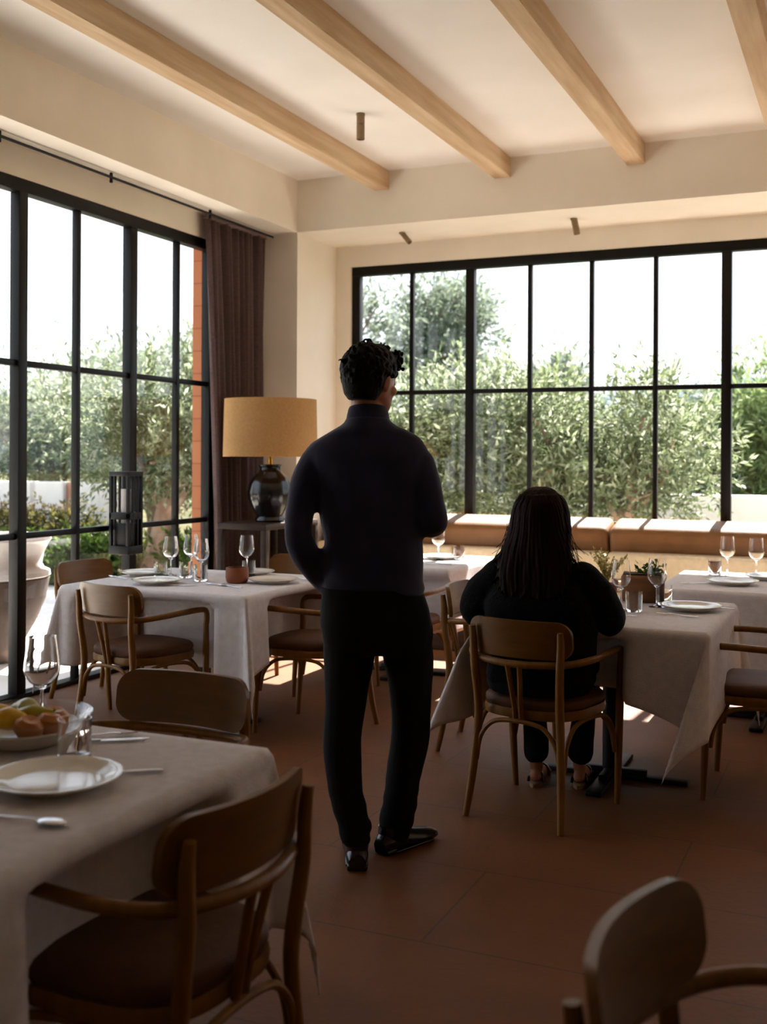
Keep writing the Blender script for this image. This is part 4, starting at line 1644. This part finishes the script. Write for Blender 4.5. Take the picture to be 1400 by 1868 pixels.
    for dr, z in ((.0, .0), (.004, .0), (.004, .032), (.0, .032)):
        R_ = []
        for k in range(n):
            a = 2 * PI * k / n
            ca, sa = math.cos(a), math.sin(a)
            R_.append(bm.verts.new((mx(680) + (.172 + dr) * math.copysign(abs(ca) ** .85, ca), (.1125 + dr) * math.copysign(abs(sa) ** .85, sa), mz(1087) + z)))
        ri.append(R_)
    for a, b in zip(ri, ri[1:] + ri[:1]):
        for k in range(n):
            bm.faces.new((a[k], a[(k + 1) % n], b[(k + 1) % n], b[k]))
    obj('belt', bm, M['black'], p)
    # shoes
    def shoe(x, y, ang):
        bm = bmesh.new()
        sec = [(-.078, .030, .06), (-.06, .038, .085), (-.02, .040, .088), (.03, .040, .078), (.08, .047, .062), (.125, .050, .054), (.165, .044, .046), (.200, .026, .032)]
        rings = []
        n = 18
        for (yy, hw, hh) in sec:
            R_ = []
            for k in range(n):
                a = 2 * PI * k / n
                zz = math.sin(a)
                xx = math.cos(a)
                R_.append(bm.verts.new((xx * hw * (1 if zz < 0 else 1 - .25 * zz), yy, max(.006, hh * .5 + zz * hh * .5 + .004))))
            rings.append(R_)
        for a, b in zip(rings, rings[1:]):
            for k in range(n):
                bm.faces.new((a[k], a[(k + 1) % n], b[(k + 1) % n], b[k]))
        bm.faces.new(rings[0][::-1]); bm.faces.new(rings[-1])
        # ankle opening
        tube(bm, [(0, -.035, .055), (0, -.035, .098)], [.038, .037], 16)
        # sole and heel
        vs0 = len(bm.verts)
        box(bm, (-.036, -.072, 0), (.036, -.02, .022), .008)
        box(bm, (-.040, -.03, .002), (.040, .165, .014), .005)
        R = Matrix.Rotation(ang, 3, 'Z')
        for v in bm.verts:
            v.co = R @ v.co + Vector((x, y, 0))
        obj('shoe', bm, M['shoe'], p)
    shoe(lf[0], lf[1] + .02, .06)
    shoe(rf[0], rf[1] + .0, -.80)
    # short curly hair
    bm = bmesh.new()
    start = 0
    loft(bm, [(0, -.045, .045, .050, .045), (0, -.045, .065, .066, .062), (0, -.036, .10, .080, .078), (0, -.022, .14, .087, .094), (0, -.012, .18, .088, .106), (0, -.006, .212, .078, .097), (0, -.004, .236, .056, .072), (0, -.002, .250, .026, .034)], 26)
    R = random.Random(5)
    for k in range(900):
        a = R.uniform(0, 2 * PI)
        b = R.uniform(-.95, 1)
        q = math.sqrt(max(0, 1 - b * b))
        c = Vector((q * math.cos(a) * .087, -.012 + q * math.sin(a) * .106, .150 + b * .098))
        if c.y > .05 and c.z < .175:
            continue
        if c.z < .135 and c.y > -.035:
            continue
        ball(bm, c, R.uniform(.006, .013), (1, 1, R.uniform(.7, 1.3)), seg=6)
    for k in range(190):   # longer curls over the forehead
        c = Vector((R.uniform(-.062, .066), R.uniform(.055, .108), R.uniform(.168, .232)))
        ball(bm, c, R.uniform(.006, .011), seg=6)
    for k in range(30):   # flyaway curls
        a = R.uniform(0, 2 * PI); b = R.uniform(.2, 1)
        q = math.sqrt(1 - b * b)
        c = Vector((q * math.cos(a) * .088, -.01 + q * math.sin(a) * .106, .155 + b * .096))
        dd = (c - Vector((0, 0, .15))).normalized()
        s_ = dd.cross(Vector((R.gauss(0, 1), R.gauss(0, 1), R.gauss(0, 1)))).normalized()
        tube(bm, spline([c, c + dd * .010 + s_ * .004, c + dd * .016 + s_ * .012, c + dd * .012 + s_ * .02], 4), interp([.004, .0038, .0036, .003], 4), 6)
    for v in bm.verts:
        v.co = HO + HR @ (v.co * .985)
    fuse('hair', bm, .0035, M['manhair'], p, 1)
    for s in (-1, 1):
        bm = bmesh.new(); ball(bm, HO + HR @ Vector((s * .031, .086, .118)), .0115, seg=12); obj('eye', bm, M['eye'], p)


man()


# ---------------- the seated woman
def woman():
    O = Vector((-1.212, 4.300, 0))
    body = bmesh.new()
    TRg = [(.0, .0, .497, .205, .160), (.005, -.005, .54, .222, .155), (.012, -.02, .64, .215, .130), (.015, -.035, .74, .222, .118), (0, -.035, .84, .218, .118), (0, -.02, .91, .20, .108), (0, -.01, .965, .175, .088), (0, -.002, 1.005, .125, .068), (0, .004, 1.04, .070, .055)]
    loft(body, [(x, y, z, rx - .045, ry - .03) for x, y, z, rx, ry in TRg], 26, 2.3)
    tube(body, [(0, .0, 1.0), (0, .01, 1.05), (0, .028, 1.10)], [.052, .048, .05], 18, round_cap=True)
    HO = Vector((.0, .03, 1.058))
    HR = Matrix.Rotation(math.radians(-10), 3, 'X')
    head_parts(body, HO, HR, .93)
    LA = [((-.175, -.005, .935), .066), ((-.235, .0, .87), .068), ((-.275, .03, .80), .064), ((-.285, .085, .772), .056), ((-.235, .17, .785), .048), ((-.15, .25, .79), .038)]
    RA = [((.175, -.005, .935), .066), ((.225, .01, .87), .068), ((.258, .04, .80), .064), ((.262, .095, .772), .056), ((.20, .18, .785), .048), ((.12, .25, .79), .038)]
    for A in (LA, RA):
        tube(body, spline([p for p, r in A], 4), interp([r - .02 for p, r in A], 4), 12, round_cap=True)
    hand_parts(body, (-.15, .25, .785), (.8, .6, -.02), (0, .1, -1), 1, .22)
    hand_parts(body, (.12, .25, .785), (-.8, .6, -.02), (0, .1, -1), -1, .22)
    LG = [((-.09, -.02, .55), .085), ((-.10, .15, .545), .08), ((-.11, .34, .54), .066), ((-.11, .40, .49), .058), ((-.11, .37, .30), .05), ((-.10, .35, .13), .036), ((-.10, .36, .075), .033)]
    RG = [((.09, -.02, .55), .085), ((.10, .15, .545), .08), ((.11, .34, .54), .066), ((.11, .40, .49), .058), ((.10, .38, .30), .05), ((.08, .40, .13), .036), ((.08, .41, .075), .033)]
    for A in (LG, RG):
        tube(body, spline([p for p, r in A], 4), interp([r - .010 for p, r in A[:-2]] + [A[-2][1] - .006, A[-1][1] - .004], 4), 12, round_cap=True)
    for (x, y) in ((-.10, .36), (.08, .41)):
        tube(body, [(x, y - .02, .045), (x, y + .06, .042), (x, y + .14, .030)], [.026, .030, .026], 10, round_cap=True)
        for k in range(5):
            tube(body, [(x - .024 + k * .012, y + .14, .024), (x - .025 + k * .0125, y + .175 - abs(k - 1.5) * .005, .020)], [.009, .007], 8, round_cap=True)
    p = fuse('person', body, .0055, M['skin'], None, 2)
    tag(p, 'seated woman with long auburn hair and black sweater, seen from behind', 'person')
    p.location = O
    p.rotation_euler = (0, 0, math.radians(2))
    # sweater
    bm = bmesh.new()
    loft(bm, [(x, y, z, rx, ry) for x, y, z, rx, ry in TRg[:-1]] + [(0, .004, 1.035, .062, .05)], 28, 2.3)
    for A in (LA, RA):
        q = A[:-1] + [(tuple(Vector(A[-1][0]) * .6 + Vector(A[-2][0]) * .4), .042)]
        tube(bm, spline([a for a, r in q], 4), interp([r + .006 for a, r in q], 4), 14, round_cap=True)
    def fold(co, n):
        return n * (NZ.noise(co * 9) * .010 + NZ.noise(co * 24) * .003)
    fuse('sweater', bm, .009, M['sweater'], p, 4, fold)
    # trousers
    bm = bmesh.new()
    loft(bm, [(.0, .0, .487, .200, .165), (.0, .0, .52, .215, .155), (.0, -.01, .60, .205, .13)], 26, 2.3)
    for A in (LG, RG):
        q = A[:-2] + [(tuple(Vector(A[-2][0]) * .9 + Vector(A[-3][0]) * .1), .052)]
        tube(bm, spline([a for a, r in q], 4), interp([r + .003 for a, r in q], 4), 14, round_cap=True)
    fuse('trousers', bm, .009, M['black'], p, 3, wob(10, .006))
    # sandals
    for (x, y) in ((-.10, .36), (.08, .41)):
        bm = bmesh.new()
        o_ = []
        for k in range(24):
            a = 2 * PI * k / 24
            o_.append((x + math.cos(a) * (.034 if math.sin(a) < 0 else .040), y + .065 + math.sin(a) * .125))
        r0 = [bm.verts.new((q[0], q[1], .0)) for q in o_]
        r1 = [bm.verts.new((q[0], q[1], .016)) for q in o_]
        for k in range(24):
            bm.faces.new((r0[k], r0[(k + 1) % 24], r1[(k + 1) % 24], r1[k]))
        bm.faces.new(r0[::-1]); bm.faces.new(r1)
        so = obj('sandal', bm, M['sole'], p)
        for yy in (.10, .0):
            bm = bmesh.new()
            tube(bm, [(x + math.cos(a) * .035, y + yy, .012 + math.sin(a) * .052) for a in [PI * j / 10 for j in range(11)]], .006, 6, flat=2.0, up=(0, 1, 0))
            obj('strap', bm, M['shoe'], so)
    # long hair
    bm = bmesh.new()
    hr = [  # z, xc, yc, rx, ry
        (1.302, .0, .015, .020, .02), (1.292, .0, .012, .052, .06), (1.27, .0, .008, .080, .088), (1.235, .0, .002, .102, .106), (1.19, .0, -.004, .113, .112), (1.14, .0, -.010, .121, .105), (1.09, .0, -.035, .128, .086),
        (1.05, -.002, -.062, .134, .066), (1.01, -.005, -.080, .140, .052), (.96, -.008, -.100, .138, .042), (.91, -.008, -.112, .125, .034), (.87, -.008, -.122, .09, .024)]
    loft(bm, [(x, y, z, rx, ry) for z, x, y, rx, ry in hr], 64, 2.1)
    # cut away the face side
    for v in bm.verts:
        if v.co.y > .055 and v.co.z < 1.235:
            v.co.y = .055 + (v.co.y - .055) * .1
    R = random.Random(9)
    for k in range(70):
        a = R.uniform(PI * .95, PI * 2.05)
        x0, y0 = math.cos(a), math.sin(a)
        pts = []
        for (z, xc, yc, rx, ry) in hr[2:]:
            pts.append((xc + x0 * rx * 1.01, yc + y0 * ry * 1.01, z))
        pts = pts[:R.randint(6, 9)]
        e = Vector(pts[-1]) + Vector((R.uniform(-.03, .03) + x0 * .02, -.004, -.05))
        tube(bm, spline(pts + [tuple(e)], 3), interp([.005] * len(pts) + [.002], 3), 6)
    def strands(co, n):
        a = math.atan2(co.y + .03, co.x)
        return n * (.0016 * math.sin(a * 46 + 14 * NZ.noise(Vector((co.x * 6, co.y * 6, co.z * 2)))) + .007 * NZ.noise(Vector((co.x * 14, co.y * 14, co.z * 4))))
    fuse('hair', bm, .005, M['redhair'], p, 1, strands)
    bm = bmesh.new()
    for k in range(90):
        s = R.choice((-1, 1))
        z0 = R.uniform(1.02, 1.16)
        st = Vector((s * .120, -.03 + R.uniform(-.04, .03), z0))
        q = st + Vector((s * R.uniform(.005, .03), R.uniform(-.02, .01), -.06))
        e = q + Vector((s * R.uniform(-.01, .05), R.uniform(-.02, .01), -R.uniform(.03, .10)))
        tube(bm, spline([st, q, e], 4), .0009, 4)
    obj('loose_strands', bm, M['redhair'], p)
    for s in (-1, 1):
        bm = bmesh.new(); ball(bm, HO + HR @ (Vector((s * .031, .086, .118)) * .93), .011, seg=12); obj('eye', bm, M['eye'], p)
    # thin bracelet on the left wrist
    bm = bmesh.new()
    c = Vector((-.175, .225, .789))
    dv = Vector((.085, .08, 0)).normalized()
    u_ = dv.cross(Vector((0, 0, 1)))
    tube(bm, [c + (u_ * math.cos(a) + Vector((0, 0, 1)) * math.sin(a)) * .030 for a in [2 * PI * j / 20 for j in range(20)]], .0025, 6, closed=True)
    obj('bracelet', bm, M['silver'], p)


woman()
